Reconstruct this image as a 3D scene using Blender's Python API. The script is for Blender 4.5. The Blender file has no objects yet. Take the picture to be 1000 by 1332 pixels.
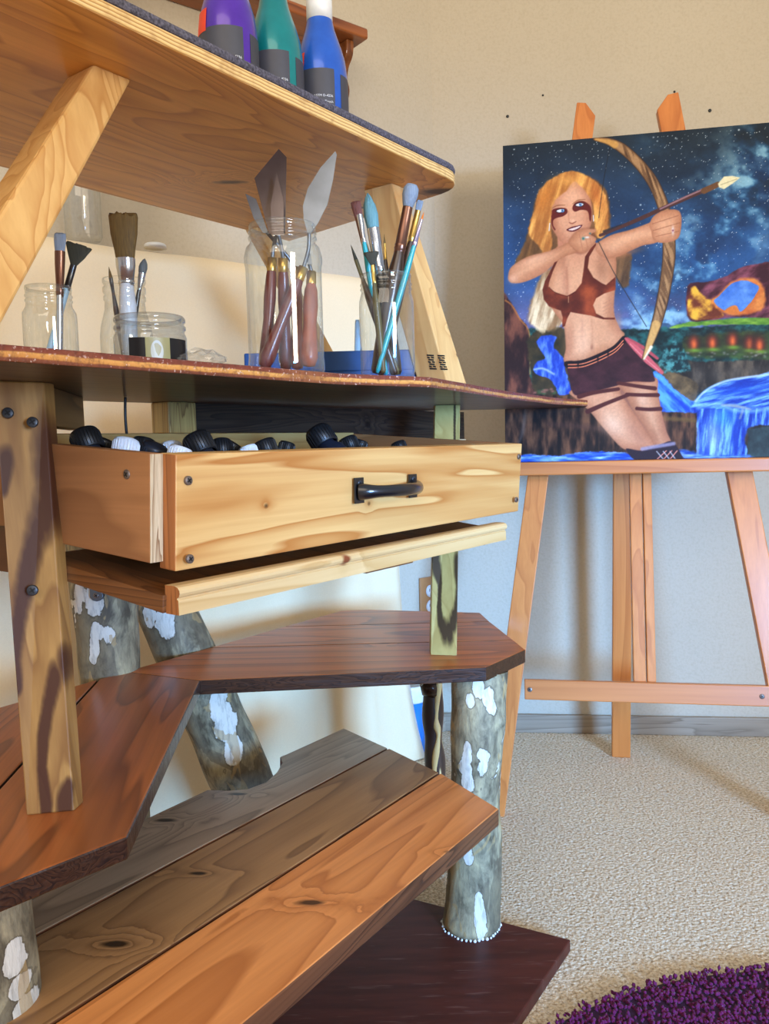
import bpy, bmesh, math, random
import numpy as np
from mathutils import Vector, Matrix, noise as mnoise
random.seed(7)
rng = np.random.RandomState(11)
C = bpy.context.scene.collection
sc = bpy.context.scene
V = Vector

# ------------------------------------------------------------------ camera
FPX, EYE = 1050.0, 0.81
PITCH, ROLL = math.atan(88 / 1050), 0.025
_cp, _sp, _c, _s = math.cos(PITCH), math.sin(PITCH), math.cos(ROLL), math.sin(ROLL)
FW = V((0, _cp, -_sp)); _U0 = V((0, _sp, _cp)); _R0 = V((1, 0, 0))
RT = _R0 * _c - _U0 * _s; UP = _U0 * _c + _R0 * _s
EYEP = V((0, 0, EYE))
cam_d = bpy.data.cameras.new('camera'); cam = bpy.data.objects.new('camera', cam_d); C.objects.link(cam)
cam.matrix_world = Matrix(((RT.x, UP.x, -FW.x, 0), (RT.y, UP.y, -FW.y, 0), (RT.z, UP.z, -FW.z, EYE), (0, 0, 0, 1)))
cam_d.sensor_fit = 'HORIZONTAL'; cam_d.sensor_width = 36; cam_d.lens = 36 * FPX / 1000
cam_d.clip_start = 0.02
sc.camera = cam

# survey helpers: sight line of a measured point met with a real plane of the room
def ray(px, py): return RT * ((px - 500) / FPX) + UP * ((666 - py) / FPX) + FW
def D(px, py, d):
    r = ray(px, py); return EYEP + r * (d / r.y)
def Z(px, py, z):
    r = ray(px, py); return EYEP + r * ((z - EYE) / r.z)
def PL(px, py, p0, n):
    r = ray(px, py); return EYEP + r * ((p0 - EYEP).dot(n) / r.dot(n))
# the desk stands diagonally: U runs along it, N points away to its back
U = V((.595, .804, 0)).normalized(); N = V((-U.y, U.x, 0))
ZZ = V((0, 0, 1))
def SP(s, p, z): return U * s + N * p + ZZ * z
def VP_(px, py, p): return PL(px, py, N * p, N)          # on the upright plane at distance p

# ------------------------------------------------------------------ mesh builder
class MB:
    def __init__(s): s.v = []; s.f = []; s.m = []; s.sm = []
    def add(s, vs, fs, mi=0, smooth=False):
        o = len(s.v); s.v += [tuple(v) for v in vs]
        for f in fs:
            s.f.append([o + i for i in f]); s.m.append(mi); s.sm.append(smooth)
        return s
    def prism(s, top, vec, mt=0, ms=None, mbm=None):
        ms = mt if ms is None else ms; mbm = ms if mbm is None else mbm
        n = len(top); bot = [V(t) + V(vec) for t in top]
        o = len(s.v); s.v += [tuple(t) for t in top] + [tuple(b) for b in bot]
        s.f.append([o + i for i in range(n)]); s.m.append(mt); s.sm.append(False)
        s.f.append([o + n + i for i in reversed(range(n))]); s.m.append(mbm); s.sm.append(False)
        for i in range(n):
            j = (i + 1) % n
            s.f.append([o + i, o + n + i, o + n + j, o + j]); s.m.append(ms); s.sm.append(False)
        return s
    def box8(s, b, t, mi=0):
        s.add(list(b) + list(t), [(3, 2, 1, 0), (4, 5, 6, 7), (0, 1, 5, 4), (1, 2, 6, 5), (2, 3, 7, 6), (3, 0, 4, 7)], mi); return s
    def box(s, o, x, y, z, mi=0):
        o = V(o); x = V(x); y = V(y); z = V(z)
        return s.box8([o, o + x, o + x + y, o + y], [o + z, o + x + z, o + x + y + z, o + y + z], mi)
    def lathe(s, prof, M, n=32, mi=0, smooth=True, flat=1.0, mis=None):
        # prof: (r, h) ; M: 4x4 frame ; mis: material per segment
        o = len(s.v)
        for (r, h) in prof:
            for k in range(n):
                a = 2 * math.pi * k / n
                s.v.append(tuple(M @ V((r * math.cos(a), r * flat * math.sin(a), h))))
        for i in range(len(prof) - 1):
            for k in range(n):
                k2 = (k + 1) % n
                s.f.append([o + i * n + k, o + i * n + k2, o + (i + 1) * n + k2, o + (i + 1) * n + k])
                s.m.append(mi if mis is None else mis[i]); s.sm.append(smooth)
        return s
    def tube(s, pts, rad, n=16, mi=0, wob=0.0, seed=0, caps=True, wf=9.0):
        pts = [V(p) for p in pts]; o = len(s.v); m = len(pts)
        ref = None
        for i, p in enumerate(pts):
            t = (pts[min(i + 1, m - 1)] - pts[max(i - 1, 0)]).normalized()
            if ref is None:
                ref = V((1, 0, 0)) if abs(t.x) < .9 else V((0, 1, 0))
            a = (ref - t * ref.dot(t)).normalized(); b = t.cross(a); ref = a
            for k in range(n):
                g = 2 * math.pi * k / n
                d = a * math.cos(g) + b * math.sin(g)
                r = rad[i]
                if wob:
                    q = (p + d * r) * wf + V((seed * 3.1, 0, 0))
                    r *= 1 + wob * (mnoise.noise(q) + .5 * mnoise.noise(q * 2.7))
                s.v.append(tuple(p + d * r))
        for i in range(m - 1):
            for k in range(n):
                k2 = (k + 1) % n
                s.f.append([o + i * n + k, o + i * n + k2, o + (i + 1) * n + k2, o + (i + 1) * n + k]); s.m.append(mi); s.sm.append(True)
        if caps:
            s.f.append([o + k for k in reversed(range(n))]); s.m.append(mi); s.sm.append(False)
            s.f.append([o + (m - 1) * n + k for k in range(n)]); s.m.append(mi); s.sm.append(False)
        return s
    def build(s, name, mats, parent=None, bevel=0, kind=None, seg=2):
        if not isinstance(mats, (list, tuple)): mats = [mats]
        off = wloc(parent)
        me = bpy.data.meshes.new(name)
        me.from_pydata([(v[0] - off.x, v[1] - off.y, v[2] - off.z) for v in s.v], [], s.f)
        for m in mats: me.materials.append(m)
        me.polygons.foreach_set('material_index', s.m)
        me.polygons.foreach_set('use_smooth', s.sm)
        me.update()
        bm = bmesh.new(); bm.from_mesh(me); bmesh.ops.recalc_face_normals(bm, faces=bm.faces); bm.to_mesh(me); bm.free()
        ob = bpy.data.objects.new(name, me); C.objects.link(ob)
        if parent: ob.parent = parent
        if kind: ob['kind'] = kind
        if bevel:
            b = ob.modifiers.new('bevel', 'BEVEL'); b.width = bevel; b.segments = seg; b.limit_method = 'ANGLE'; b.angle_limit = math.radians(35)
        return ob
def wloc(o):
    p = V((0, 0, 0))
    while o is not None: p += o.location; o = o.parent
    return p
def thing(name, label, cat, loc, group=None):
    o = bpy.data.objects.new(name, None); C.objects.link(o); o.location = loc; o.empty_display_size = .05
    o['label'] = label; o['category'] = cat
    if group: o['group'] = group
    return o
def tag(o, label, cat, group=None):
    o['label'] = label; o['category'] = cat
    if group: o['group'] = group
    return o
def centred(o):
    """give a single-mesh thing its origin at the middle of its base"""
    me = o.data; n = len(me.vertices); a = np.empty(n * 3); me.vertices.foreach_get('co', a); a = a.reshape(-1, 3)
    c = (a.min(0) + a.max(0)) / 2; c[2] = a[:, 2].min()
    a -= c; me.vertices.foreach_set('co', a.ravel()); me.update(); o.location = V(c); return o
def frame(o, z, x=None):
    """4x4 with local z along z"""
    z = V(z).normalized(); x = V(x) if x is not None else (V((1, 0, 0)) if abs(z.x) < .9 else V((0, 1, 0)))
    x = (x - z * x.dot(z)).normalized(); y = z.cross(x)
    return Matrix(((x.x, y.x, z.x, o[0]), (x.y, y.y, z.y, o[1]), (x.z, y.z, z.z, o[2]), (0, 0, 0, 1)))
def catmull(pts, n=8, closed=True):
    P = [V((*p, 0)) if len(p) == 2 else V(p) for p in pts]; m = len(P); out = []
    for i in range(m if closed else m - 1):
        if closed: a, b, c, d = P[i - 1], P[i], P[(i + 1) % m], P[(i + 2) % m]
        else: a, b, c, d = P[max(i - 1, 0)], P[i], P[i + 1], P[min(i + 2, m - 1)]
        for k in range(n):
            t = k / n
            out.append(.5 * ((2 * b) + (c - a) * t + (2 * a - 5 * b + 4 * c - d) * t * t + (3 * b - a - 3 * c + d) * t ** 3))
    if not closed: out.append(P[-1])
    return out
def clip(poly, q, n):
    """part of a polygon (3D points) on the +n side of q"""
    out = []; m = len(poly)
    for i in range(m):
        a, b = poly[i], poly[(i + 1) % m]; da = (a - q).dot(n); db = (b - q).dot(n)
        if da >= 0: out.append(a)
        if (da < 0) != (db < 0): out.append(a + (b - a) * (da / (da - db)))
    return out

# ------------------------------------------------------------------ materials
def lin(c):
    return tuple(((x / 255) / 12.92 if x / 255 <= .04045 else ((x / 255 + .055) / 1.055) ** 2.4) for x in c) + (1,)
class NT:
    def __init__(s, name):
        s.mat = bpy.data.materials.new(name); s.mat.use_nodes = True; s.t = s.mat.node_tree; s.n = s.t.nodes
        s.b = s.n['Principled BSDF']; s.out = s.n['Material Output']
    def new(s, typ, **kw):
        n = s.n.new(typ)
        for k, v in kw.items():
            if k[0] == '_': setattr(n, k[1:], v)
        return n
    def put(s, inp, val):
        if isinstance(val, bpy.types.NodeSocket): s.t.links.new(val, inp)
        elif val is not None: inp.default_value = val
    def math(s, op, a, b=None, c=None, clamp=False):
        n = s.n.new('ShaderNodeMath'); n.operation = op; n.use_clamp = clamp
        s.put(n.inputs[0], a); s.put(n.inputs[1], b)
        if c is not None: s.put(n.inputs[2], c)
        return n.outputs[0]
    def noise(s, vec, scale, detail=2, rough=.5, dist=0):
        n = s.n.new('ShaderNodeTexNoise'); s.put(n.inputs['Vector'], vec); n.inputs['Scale'].default_value = scale
        n.inputs['Detail'].default_value = detail; n.inputs['Roughness'].default_value = rough; n.inputs['Distortion'].default_value = dist
        return n.outputs['Fac']
    def ramp(s, fac, stops, interp='LINEAR'):
        n = s.n.new('ShaderNodeValToRGB'); n.color_ramp.interpolation = interp; e = n.color_ramp.elements
        while len(e) < len(stops): e.new(.5)
        for i, (p, c) in enumerate(stops):
            e[i].position = p; e[i].color = c if len(c) == 4 else lin(c)
        s.put(n.inputs[0], fac); return n.outputs[0]
    def map(s, vec, rot=(0, 0, 0), scale=(1, 1, 1), loc=(0, 0, 0)):
        n = s.n.new('ShaderNodeMapping'); s.put(n.inputs['Vector'], vec)
        n.inputs['Rotation'].default_value = rot; n.inputs['Scale'].default_value = scale; n.inputs['Location'].default_value = loc
        return n.outputs[0]
    def mix(s, fac, a, b, blend='MIX'):
        n = s.n.new('ShaderNodeMix'); n.data_type = 'RGBA'; n.blend_type = blend
        s.put(n.inputs[0], fac); s.put(n.inputs[6], a); s.put(n.inputs[7], b); return n.outputs[2]
    def obj(s): return s.n.new('ShaderNodeTexCoord').outputs['Object']
    def bump(s, h, strength=.3, dist=.002):
        n = s.n.new('ShaderNodeBump'); s.put(n.inputs['Height'], h); n.inputs['Strength'].default_value = strength; n.inputs['Distance'].default_value = dist
        s.put(s.b.inputs['Normal'], n.outputs[0])
    def set(s, col=None, rough=None, metal=None, coat=None, coatr=.15, spec=None, sheen=None):
        if col is not None: s.put(s.b.inputs['Base Color'], lin(col) if isinstance(col, tuple) and len(col) == 3 else col)
        if rough is not None: s.put(s.b.inputs['Roughness'], rough)
        if metal is not None: s.b.inputs['Metallic'].default_value = metal
        if coat is not None: s.b.inputs['Coat Weight'].default_value = coat; s.b.inputs['Coat Roughness'].default_value = coatr
        if spec is not None: s.b.inputs['Specular IOR Level'].default_value = spec
        if sheen is not None: s.b.inputs['Sheen Weight'].default_value = sheen
        return s.mat
def plain(name, col, rough=.5, metal=0, coat=None, var=.06, nscale=60, bump=0):
    t = NT(name); o = t.obj(); f = t.noise(o, nscale, 3)
    a = lin(tuple(max(0, c * (1 - var * 2)) for c in col)); b = lin(tuple(min(255, c * (1 + var)) for c in col))
    t.set(t.mix(f, a, b), rough, metal, coat)
    if bump: t.bump(f, bump, .001)
    return t.mat
def wood(name, light, dark, ang=0.0, vert=False, tilt=0.0, rings=9, across=7.0, along=.9, knots=(), base=V((0, 0, 0)), rough=.45, coat=.0, bump=.12,
         seed=0.0, fine=.25, blotch=None, stains=(), staincol=(52, 30, 22), wobble=.6, contrast=1.0, knotcol=None):
    """sawn timber: contour rings of a stretched noise field, wrapped around knots; grain along local X turned by ang, or along Z"""
    t = NT(name); o = t.obj()
    rot = (0, math.radians(90) + tilt, 0) if vert else (0, 0, -ang)
    g = t.map(o, rot=rot, loc=(seed, seed * .7, seed * .3))
    w = t.map(g, scale=(along, across, across))
    f = t.noise(w, 1.0, 3, .45, wobble)
    kw = t.math('MULTIPLY_ADD', t.noise(o, 45, 3), .9, .55)
    km = None
    for (kp, kr, kg) in knots:
        q = V(kp) - base
        d = t.n.new('ShaderNodeVectorMath'); d.operation = 'SUBTRACT'; t.put(d.inputs[0], o); d.inputs[1].default_value = q
        e = t.map(d.outputs[0], rot=rot, scale=((.4, 1, 1)))
        l = t.n.new('ShaderNodeVectorMath'); l.operation = 'LENGTH'; t.put(l.inputs[0], e)
        x = t.math('MULTIPLY', t.math('DIVIDE', l.outputs['Value'], kr), kw)
        gs = t.math('POWER', 2.718, t.math('MULTIPLY', t.math('MULTIPLY', x, x), -.10))
        f = t.math('ADD', f, t.math('MULTIPLY', gs, kg * .55))
        m = t.math('SUBTRACT', 1.25, x, clamp=True)
        km = m if km is None else t.math('MAXIMUM', km, m)
    fr = t.math('FRACT', t.math('MULTIPLY', f, rings * 1.5))
    mid = tuple((l * .62 + d * .38) for l, d in zip(light, dark))
    lt2 = tuple(l + (m - l) * (1 - contrast) for l, m in zip(light, mid)); dk2 = tuple(d + (m - d) * (1 - contrast) for d, m in zip(dark, mid))
    col = t.ramp(fr, [(0, lt2), (.45, tuple((l * .85 + d * .15) for l, d in zip(lt2, dk2))), (.8, tuple((l * .45 + d * .55) for l, d in zip(lt2, dk2))), (.93, dk2), (1, lt2)])
    fn = t.noise(t.map(g, scale=(5, 190, 190)), 1, 2, .6)
    col = t.mix(t.math('MULTIPLY', t.math('SUBTRACT', fn, .38, clamp=True), fine * 4, clamp=True), col, t.mix(.55, col, lin(dark)), 'MIX')
    fr2 = t.noise(t.map(g, scale=(along * 1.3, across * 9, across * 9)), 1, 3, .6, .3)
    col = t.mix(t.math('MULTIPLY', t.math('SUBTRACT', fr2, .42, clamp=True), 2.2, clamp=True), col, t.mix(.5, col, lin(dark)))
    lg = t.noise(t.map(g, scale=(1.2, 3, 3)), 1.3, 2)
    col = t.mix(t.math('MULTIPLY', lg, .35), col, lin(tuple(l * .78 for l in mid)))
    if blotch:
        bcol, scl, lo, hi = blotch
        bn = t.noise(t.map(g, scale=scl), 1, 3, .55, .8)
        bm_ = t.ramp(bn, [(lo, (0, 0, 0, 1)), (hi, (1, 1, 1, 1))])
        col = t.mix(bm_, col, lin(bcol))
    if stains:
        sm = None; wig = t.noise(t.map(o, scale=(1, 1, .3)), 40, 3, .55)
        for (p_, rx, rz) in stains:
            dv = t.n.new('ShaderNodeVectorMath'); dv.operation = 'SUBTRACT'; t.put(dv.inputs[0], o); dv.inputs[1].default_value = V(p_) - base
            e = t.map(dv.outputs[0], scale=(1 / rx, .3 / rx, 1 / rz)); l = t.n.new('ShaderNodeVectorMath'); l.operation = 'LENGTH'; t.put(l.inputs[0], e)
            k = t.math('SUBTRACT', 1.0, l.outputs['Value'])
            sm = k if sm is None else t.math('MAXIMUM', sm, k)
        sm = t.math('ADD', sm, t.math('MULTIPLY', t.math('SUBTRACT', wig, .5), .8))
        halo = t.ramp(sm, [(-.0, (0, 0, 0, 1)), (.35, (1, 1, 1, 1))]); core = t.ramp(sm, [(.08, (0, 0, 0, 1)), (.5, (1, 1, 1, 1))])
        col = t.mix(t.math('MULTIPLY', halo, .55), col, lin(tuple(d_ * .8 for d_ in dark))); col = t.mix(t.math('MULTIPLY', core, .9), col, lin(staincol))
    if km is not None:
        col = t.mix(t.math('MULTIPLY', km, 1.5, clamp=True), col, lin(knotcol or tuple(d * .45 for d in dark)))
    t.set(col, rough, 0, coat, spec=.3)
    if bump: t.bump(t.math('ADD', t.math('MULTIPLY', fr, -.3), fn), bump, .0008)
    return t.mat
def bark(name, seed, shade=1.0, flakes=(), base=V((0, 0, 0)), auto=.60):
    """plane-tree bark: grey-green skin, flaked pale patches with dark rims, brown scars"""
    t = NT(name); o0 = t.obj(); o = t.map(o0, loc=(seed, seed * 1.7, seed * .3))
    w = t.map(o, scale=(1, 1, .55))
    n1 = t.noise(w, 9, 5, .55, .6); n2 = t.noise(w, 30, 5, .65, .4); n3 = t.noise(t.map(o, scale=(1, 1, .25)), 130, 4, .65)
    k = lambda c: tuple(x * shade for x in c)
    c = t.ramp(n2, [(.36, k((90, 80, 60))), (.5, k((148, 136, 106))), (.64, k((182, 166, 126)))])
    dk = t.ramp(t.noise(w, 7.5, 4, .55, 1.0), [(.52, (0, 0, 0, 1)), (.535, (1, 1, 1, 1))])
    c = t.mix(t.math('MULTIPLY', dk, .6), c, lin(k((92, 80, 62))))
    pale = t.math('SUBTRACT', n1, auto)
    if flakes:
        sm = None; wig = t.noise(t.map(o0, scale=(1, 1, .6)), 55, 4, .6)
        for (p_, rx, rz) in flakes:
            dv = t.n.new('ShaderNodeVectorMath'); dv.operation = 'SUBTRACT'; t.put(dv.inputs[0], o0); dv.inputs[1].default_value = V(p_) - base
            e = t.map(dv.outputs[0], scale=(1 / rx, .25 / rx, 1 / rz)); l = t.n.new('ShaderNodeVectorMath'); l.operation = 'LENGTH'; t.put(l.inputs[0], e)
            q = t.math('SUBTRACT', .95, l.outputs['Value']); sm = q if sm is None else t.math('MAXIMUM', sm, q)
        sm = t.math('ADD', sm, t.math('MULTIPLY', t.math('SUBTRACT', wig, .5), 1.5))
        pale = t.math('MAXIMUM', pale, t.math('MULTIPLY', sm, .1))
    rim = t.ramp(pale, [(0, (0, 0, 0, 1)), (.001, (0, 0, 0, 1))])
    rim = t.math('MULTIPLY', t.math('GREATER_THAN', pale, -.012), t.math('LESS_THAN', pale, .0))
    c = t.mix(t.math('MULTIPLY', rim, .45), c, lin(k((74, 64, 50))))
    pt = t.math('MULTIPLY', pale, 250, clamp=True)
    c = t.mix(t.math('MULTIPLY', pt, .9), c, t.mix(n2, lin(k((206, 198, 178))), lin(k((236, 230, 214)))))
    tn = t.ramp(t.noise(w, 17, 3, .5, 1.3), [(.61, (0, 0, 0, 1)), (.62, (1, 1, 1, 1))])
    c = t.mix(t.math('MULTIPLY', tn, .7), c, lin(k((176, 146, 96))))
    c = t.mix(t.math('MULTIPLY', t.math('SUBTRACT', n3, .5, clamp=True), 2.2, clamp=True), c, lin(k((66, 60, 50))))
    t.set(c, .6, 0, spec=.3)
    t.bump(t.math('ADD', t.math('ADD', t.math('MULTIPLY', pt, -.6), t.math('MULTIPLY', n2, .8)), t.math('MULTIPLY', n3, .5)), .6, .004)
    return t.mat
def glass(name, tint=(.955, .975, .965, 1), rim=1.0):
    t = NT(name); t.n.remove(t.b)
    tr = t.n.new('ShaderNodeBsdfTransparent'); tr.inputs[0].default_value = tint
    gl = t.n.new('ShaderNodeBsdfGlossy'); gl.inputs['Roughness'].default_value = .03; gl.inputs[0].default_value = (1, 1, 1, 1)
    df = t.n.new('ShaderNodeBsdfDiffuse'); df.inputs[0].default_value = (.36, .40, .39, 1)
    lw = t.n.new('ShaderNodeLayerWeight'); lw.inputs[0].default_value = .5
    fc = t.math('POWER', lw.outputs['Facing'], 4.5)
    fac = t.math('ADD', .07, t.math('MULTIPLY', fc, .45 * rim), clamp=True)
    sm = t.ramp(t.noise(t.map(t.obj(), scale=(1, 1, .35)), 55, 4, .65), [(.45, (0, 0, 0, 1)), (.8, (1, 1, 1, 1))])
    m0 = t.n.new('ShaderNodeMixShader'); t.put(m0.inputs[0], t.math('ADD', t.math('MULTIPLY', t.math('POWER', lw.outputs['Facing'], 2.2), .5 * rim), t.math('MULTIPLY', sm, .2)))
    t.put(m0.inputs[1], tr.outputs[0]); t.put(m0.inputs[2], df.outputs[0])
    m = t.n.new('ShaderNodeMixShader'); t.put(m.inputs[0], fac); t.put(m.inputs[1], m0.outputs[0]); t.put(m.inputs[2], gl.outputs[0])
    t.put(t.out.inputs[0], m.outputs[0]); return t.mat
sc.cycles.transparent_max_bounces = 40
sc.view_settings.view_transform = 'Standard'; sc.view_settings.look = 'None'
# ------------------------------------------------------------------ room
CORNER = Z(577.5, 952, 0); W1 = Z(1000, 957, 0); W0 = Z(660, 951, 0)
RD = (W1 - W0).normalized(); RN = V((RD.y, -RD.x, 0)); RN = RN if RN.y < 0 else -RN   # right wall runs along RD, faces RN
CORNER = W0 + RD * (CORNER - W0).dot(RD)
WU = (Matrix.Rotation(math.radians(45), 3, 'Z') @ RD).normalized(); WN = V((-WU.y, WU.x, 0))   # the left wall meets it at 135 degrees
LD = -WU; PW = CORNER.dot(WN)
def wallmat():
    t = NT('painted_wall'); o = t.obj(); n = t.noise(o, 150, 3, .55); n2 = t.noise(o, 2.5, 2)
    c = t.mix(n2, lin((188, 175, 152)), lin((197, 185, 163)))
    c = t.mix(t.math('MULTIPLY', t.math('SUBTRACT', n, .45, clamp=True), 1.2), c, lin((170, 156, 130)))
    t.set(c, .75); t.bump(n, .35, .003); return t.mat
WALL = wallmat()
r_end = CORNER + RD * 2.4; l_end = CORNER + LD * 3.0
MB().prism([CORNER, r_end, r_end - RN * .1, CORNER - RN * .1 + N * .0], (0, 0, 2.5)).build('wall_back', WALL, kind='structure')
MB().prism([CORNER, CORNER + WN * .1, l_end + WN * .1, l_end], (0, 0, 2.5)).build('wall_left', WALL, kind='structure')
def carpetmat():
    t = NT('beige_carpet'); o = t.obj()
    n = t.noise(o, 170, 3, .7); v = t.n.new('ShaderNodeTexVoronoi'); t.put(v.inputs['Vector'], t.map(o, scale=(1, 1, .3))); v.inputs['Scale'].default_value = 190
    big = t.noise(o, 3.5, 3)
    c = t.ramp(n, [(.33, (150, 126, 96)), (.5, (238, 212, 174)), (.66, (255, 244, 220))])
    c = t.mix(t.math('MULTIPLY', v.outputs['Distance'], .38, clamp=True), c, lin((160, 144, 122)))
    c = t.mix(t.math('MULTIPLY', big, .25), c, lin((172, 158, 138)))
    t.set(c, .95, spec=.1); t.bump(t.math('SUBTRACT', n, v.outputs['Distance']), .6, .003); return t.mat
fl = MB(); fl.prism([CORNER + RD * 2.4, CORNER, l_end, l_end + V((0, -2.2, 0)), V((2.6, -2.4, 0))], (0, 0, -.1))
fl.build('floor', carpetmat(), kind='structure')
BBM = wood('greyed_baseboard', (170, 154, 132), (130, 114, 94), ang=math.atan2(RD.y, RD.x), rings=7, across=10, rough=.5, fine=.35)
bb = MB(); bb.prism([CORNER + RN * .012, r_end + RN * .012, r_end, CORNER], (0, 0, .052)); bb.build('baseboard_back', BBM, kind='structure', bevel=.003)
bb = MB(); bb.prism([CORNER, l_end, l_end - WN * .012, CORNER - WN * .012], (0, 0, .052)); bb.build('baseboard_left', BBM, kind='structure', bevel=.003)
ANCH = plain('dark_metal', (46, 48, 50), .4, .3)
for (px, py, r, lab) in ((660, 151.5, .0038, 'dark wall plug left of the easel, leftmost and lowest of the dots on the wall'),
                         (706, 124, .0026, 'tiny dark nail hole left of the left easel peg'),
                         (877, 119.5, .0028, 'tiny dark nail just above the right easel peg'),
                         (923, 144, .0042, 'dark wall plug right of the right easel peg, above the painting')):
    c = PL(px, py, CORNER, RN)
    m = MB(); m.lathe([(0.0001, .003), (r * .5, .003), (r, .0015), (r, -.002)], frame(c, RN), 12)
    tag(centred(m.build('wall_plug', ANCH)), lab, 'wall plug')
# outlet on the left wall near the corner
oc = PL(557.5, 778, WN * PW, WN)
ow = thing('power_outlet', 'brown outlet plate with white sockets low on the wall behind the desk post', 'outlet', oc)
PLATE = wood('outlet_plate', (206, 150, 96), (168, 112, 66), vert=True, rings=4, rough=.4)
WHT = plain('white_plastic', (236, 236, 232), .35)
BLK = plain('black_metal', (18, 18, 20), .35, .2)
def quad(c, a, b, w, h):
    return [c - a * w - b * h, c + a * w - b * h, c + a * w + b * h, c - a * w + b * h]
MB().prism(quad(oc - WN * .006, WU, ZZ, .036, .060), WN * .006).build('plate', PLATE, ow, bevel=.003)
for dz in (.021, -.021):
    so = MB(); so.lathe([(.0001, .004), (.0135, .004), (.0145, .0), (.0145, -.003)], frame(oc - WN * .006 + ZZ * dz, -WN, WU), 24, flat=1.15)
    so_o = so.build('socket', WHT, ow)
    sl = MB()
    for dx in (-.005, .005): sl.prism(quad(oc - WN * .0102 + ZZ * (dz + .003) + WU * dx, WU, ZZ, .0009, .004), WN * .0006)
    sl.build('slot', BLK, so_o)

# ------------------------------------------------------------------ lights
def area(name, loc, target, size, size_y, power, col, spread=math.pi):
    l = bpy.data.lights.new(name, 'AREA'); l.shape = 'RECTANGLE'; l.size = size; l.size_y = size_y; l.energy = power; l.color = col; l.spread = spread
    o = bpy.data.objects.new(name, l); C.objects.link(o); o.location = loc
    o.rotation_euler = (V(target) - V(loc)).to_track_quat('-Z', 'Y').to_euler(); return o
area('window_sky', (1.55, -1.55, .85), (.16, 2.05, .30), .7, .6, 19, (.13, .43, 1.0), math.radians(42))
area('window_daylight', (1.75, -1.75, 1.35), (.25, 1.8, 1.9), .8, 1.0, 25, (1.0, .88, .69), math.radians(100))
area('room_bounce', (-.5, -1.4, 2.4), (.1, 1.2, .5), 2.2, 1.6, 37, (1.0, .83, .62))
w = bpy.data.worlds.new('world'); sc.world = w; w.use_nodes = True
bg = w.node_tree.nodes['Background']
tc = w.node_tree.nodes.new('ShaderNodeTexCoord'); sx = w.node_tree.nodes.new('ShaderNodeSeparateXYZ'); rp = w.node_tree.nodes.new('ShaderNodeValToRGB')
w.node_tree.links.new(tc.outputs['Generated'], sx.inputs[0]); mm = w.node_tree.nodes.new('ShaderNodeMath'); mm.operation = 'MULTIPLY_ADD'; mm.inputs[1].default_value = .5; mm.inputs[2].default_value = .5
w.node_tree.links.new(sx.outputs['Z'], mm.inputs[0]); w.node_tree.links.new(mm.outputs[0], rp.inputs[0]); w.node_tree.links.new(rp.outputs[0], bg.inputs[0])
e = rp.color_ramp.elements; e[0].position = .35; e[0].color = (1.0, .80, .58, 1); e[1].position = .75; e[1].color = (.86, .92, 1.0, 1)
bg.inputs[1].default_value = .62

# ------------------------------------------------------------------ desk
DB = V((-.1, 1.0, 0))
desk = thing('desk', 'handmade wooden corner desk on bark covered log legs, with shelves and drawer', 'desk', DB)
AU = math.atan2(U.y, U.x)
DARKEDGE = wood('bark_edge', (78, 48, 30), (26, 15, 11), rings=14, across=30, along=6, rough=.35, coat=.3, bump=.6, fine=.6)
PLYEDGE = None
def plymat():
    t = NT('plywood_edge'); o = t.obj(); n = t.noise(t.map(o, scale=(1, 1, 1)), 25, 3)
    sx = t.n.new('ShaderNodeSeparateXYZ'); t.put(sx.inputs[0], o)
    z = t.math('ADD', t.math('MULTIPLY', sx.outputs[2], 1.0), t.math('MULTIPLY', n, .003))
    f = t.math('FRACT', t.math('DIVIDE', t.math('SUBTRACT', z, 1.171), .0036))
    c = t.ramp(f, [(0, (226, 190, 122)), (.42, (240, 208, 146)), (.6, (168, 118, 62)), (.8, (206, 160, 92)), (1, (226, 190, 122))])
    c = t.mix(t.math('MULTIPLY', t.math('SUBTRACT', t.noise(o, 60, 3), .5, clamp=True), 2.2, clamp=True), c, lin((150, 100, 50)))
    t.set(c, .5); t.bump(f, .4, .001); return t.mat
PLYEDGE = plymat()
# --- upper shelf
zs = 1.171
c1 = Z(606, 243, zs); c2 = Z(376, 314, zs)
kn1 = Z(300, 237, zs); kn2 = Z(580, 249, zs)
SH_UND = wood('shelf_plywood', (252, 186, 100), (186, 120, 58), ang=AU, rings=12, across=6.5, along=1.0, knots=[(kn1, .008, .55), (kn2, .016, .3), (Z(470, 270, zs), .006, .4)], base=DB, rough=.4, coat=.15, fine=.4, contrast=.75)
fr0 = SP(.02, .60, zs); sR = c1.dot(U)
a_ = SP(sR - .045, .60, zs)
outl = [fr0, a_]
for k in range(1, 6):
    q = (k / 6); p0, p1, p2 = a_, SP(sR + .004, .601, zs), c1 + (c2 - c1) * .16
    outl.append(p0 * (1 - q) ** 2 + p1 * 2 * q * (1 - q) + p2 * q * q)
outl += [c1 + (c2 - c1) * .16, c2, SP(c2.dot(U) - .02, c2.dot(N), zs), SP(.02, 1.02, zs)]
MB().prism([p + ZZ * .014 for p in outl], (0, 0, -.014), 0, 1, 0).build('upper_shelf', [SH_UND, PLYEDGE], desk, bevel=.0012)
matm = NT('grey_foam_mat'); 
_o = matm.obj(); _n = matm.noise(_o, 400, 2); matm.set(matm.ramp(_n, [(.3, (52, 50, 58)), (.7, (104, 100, 112))]), .9); matm.bump(_n, .6, .001)
cen = sum(outl, V()) / len(outl)
mt = MB().prism([cen + (p - cen) * 1.004 + ZZ * .0235 for p in outl], (0, 0, -.0093)).build('shelf_mat', matm.mat, bevel=.003)
tag(centred(mt), 'thin dark grey foam mat covering the top shelf under the paint bottles', 'mat')
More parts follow.
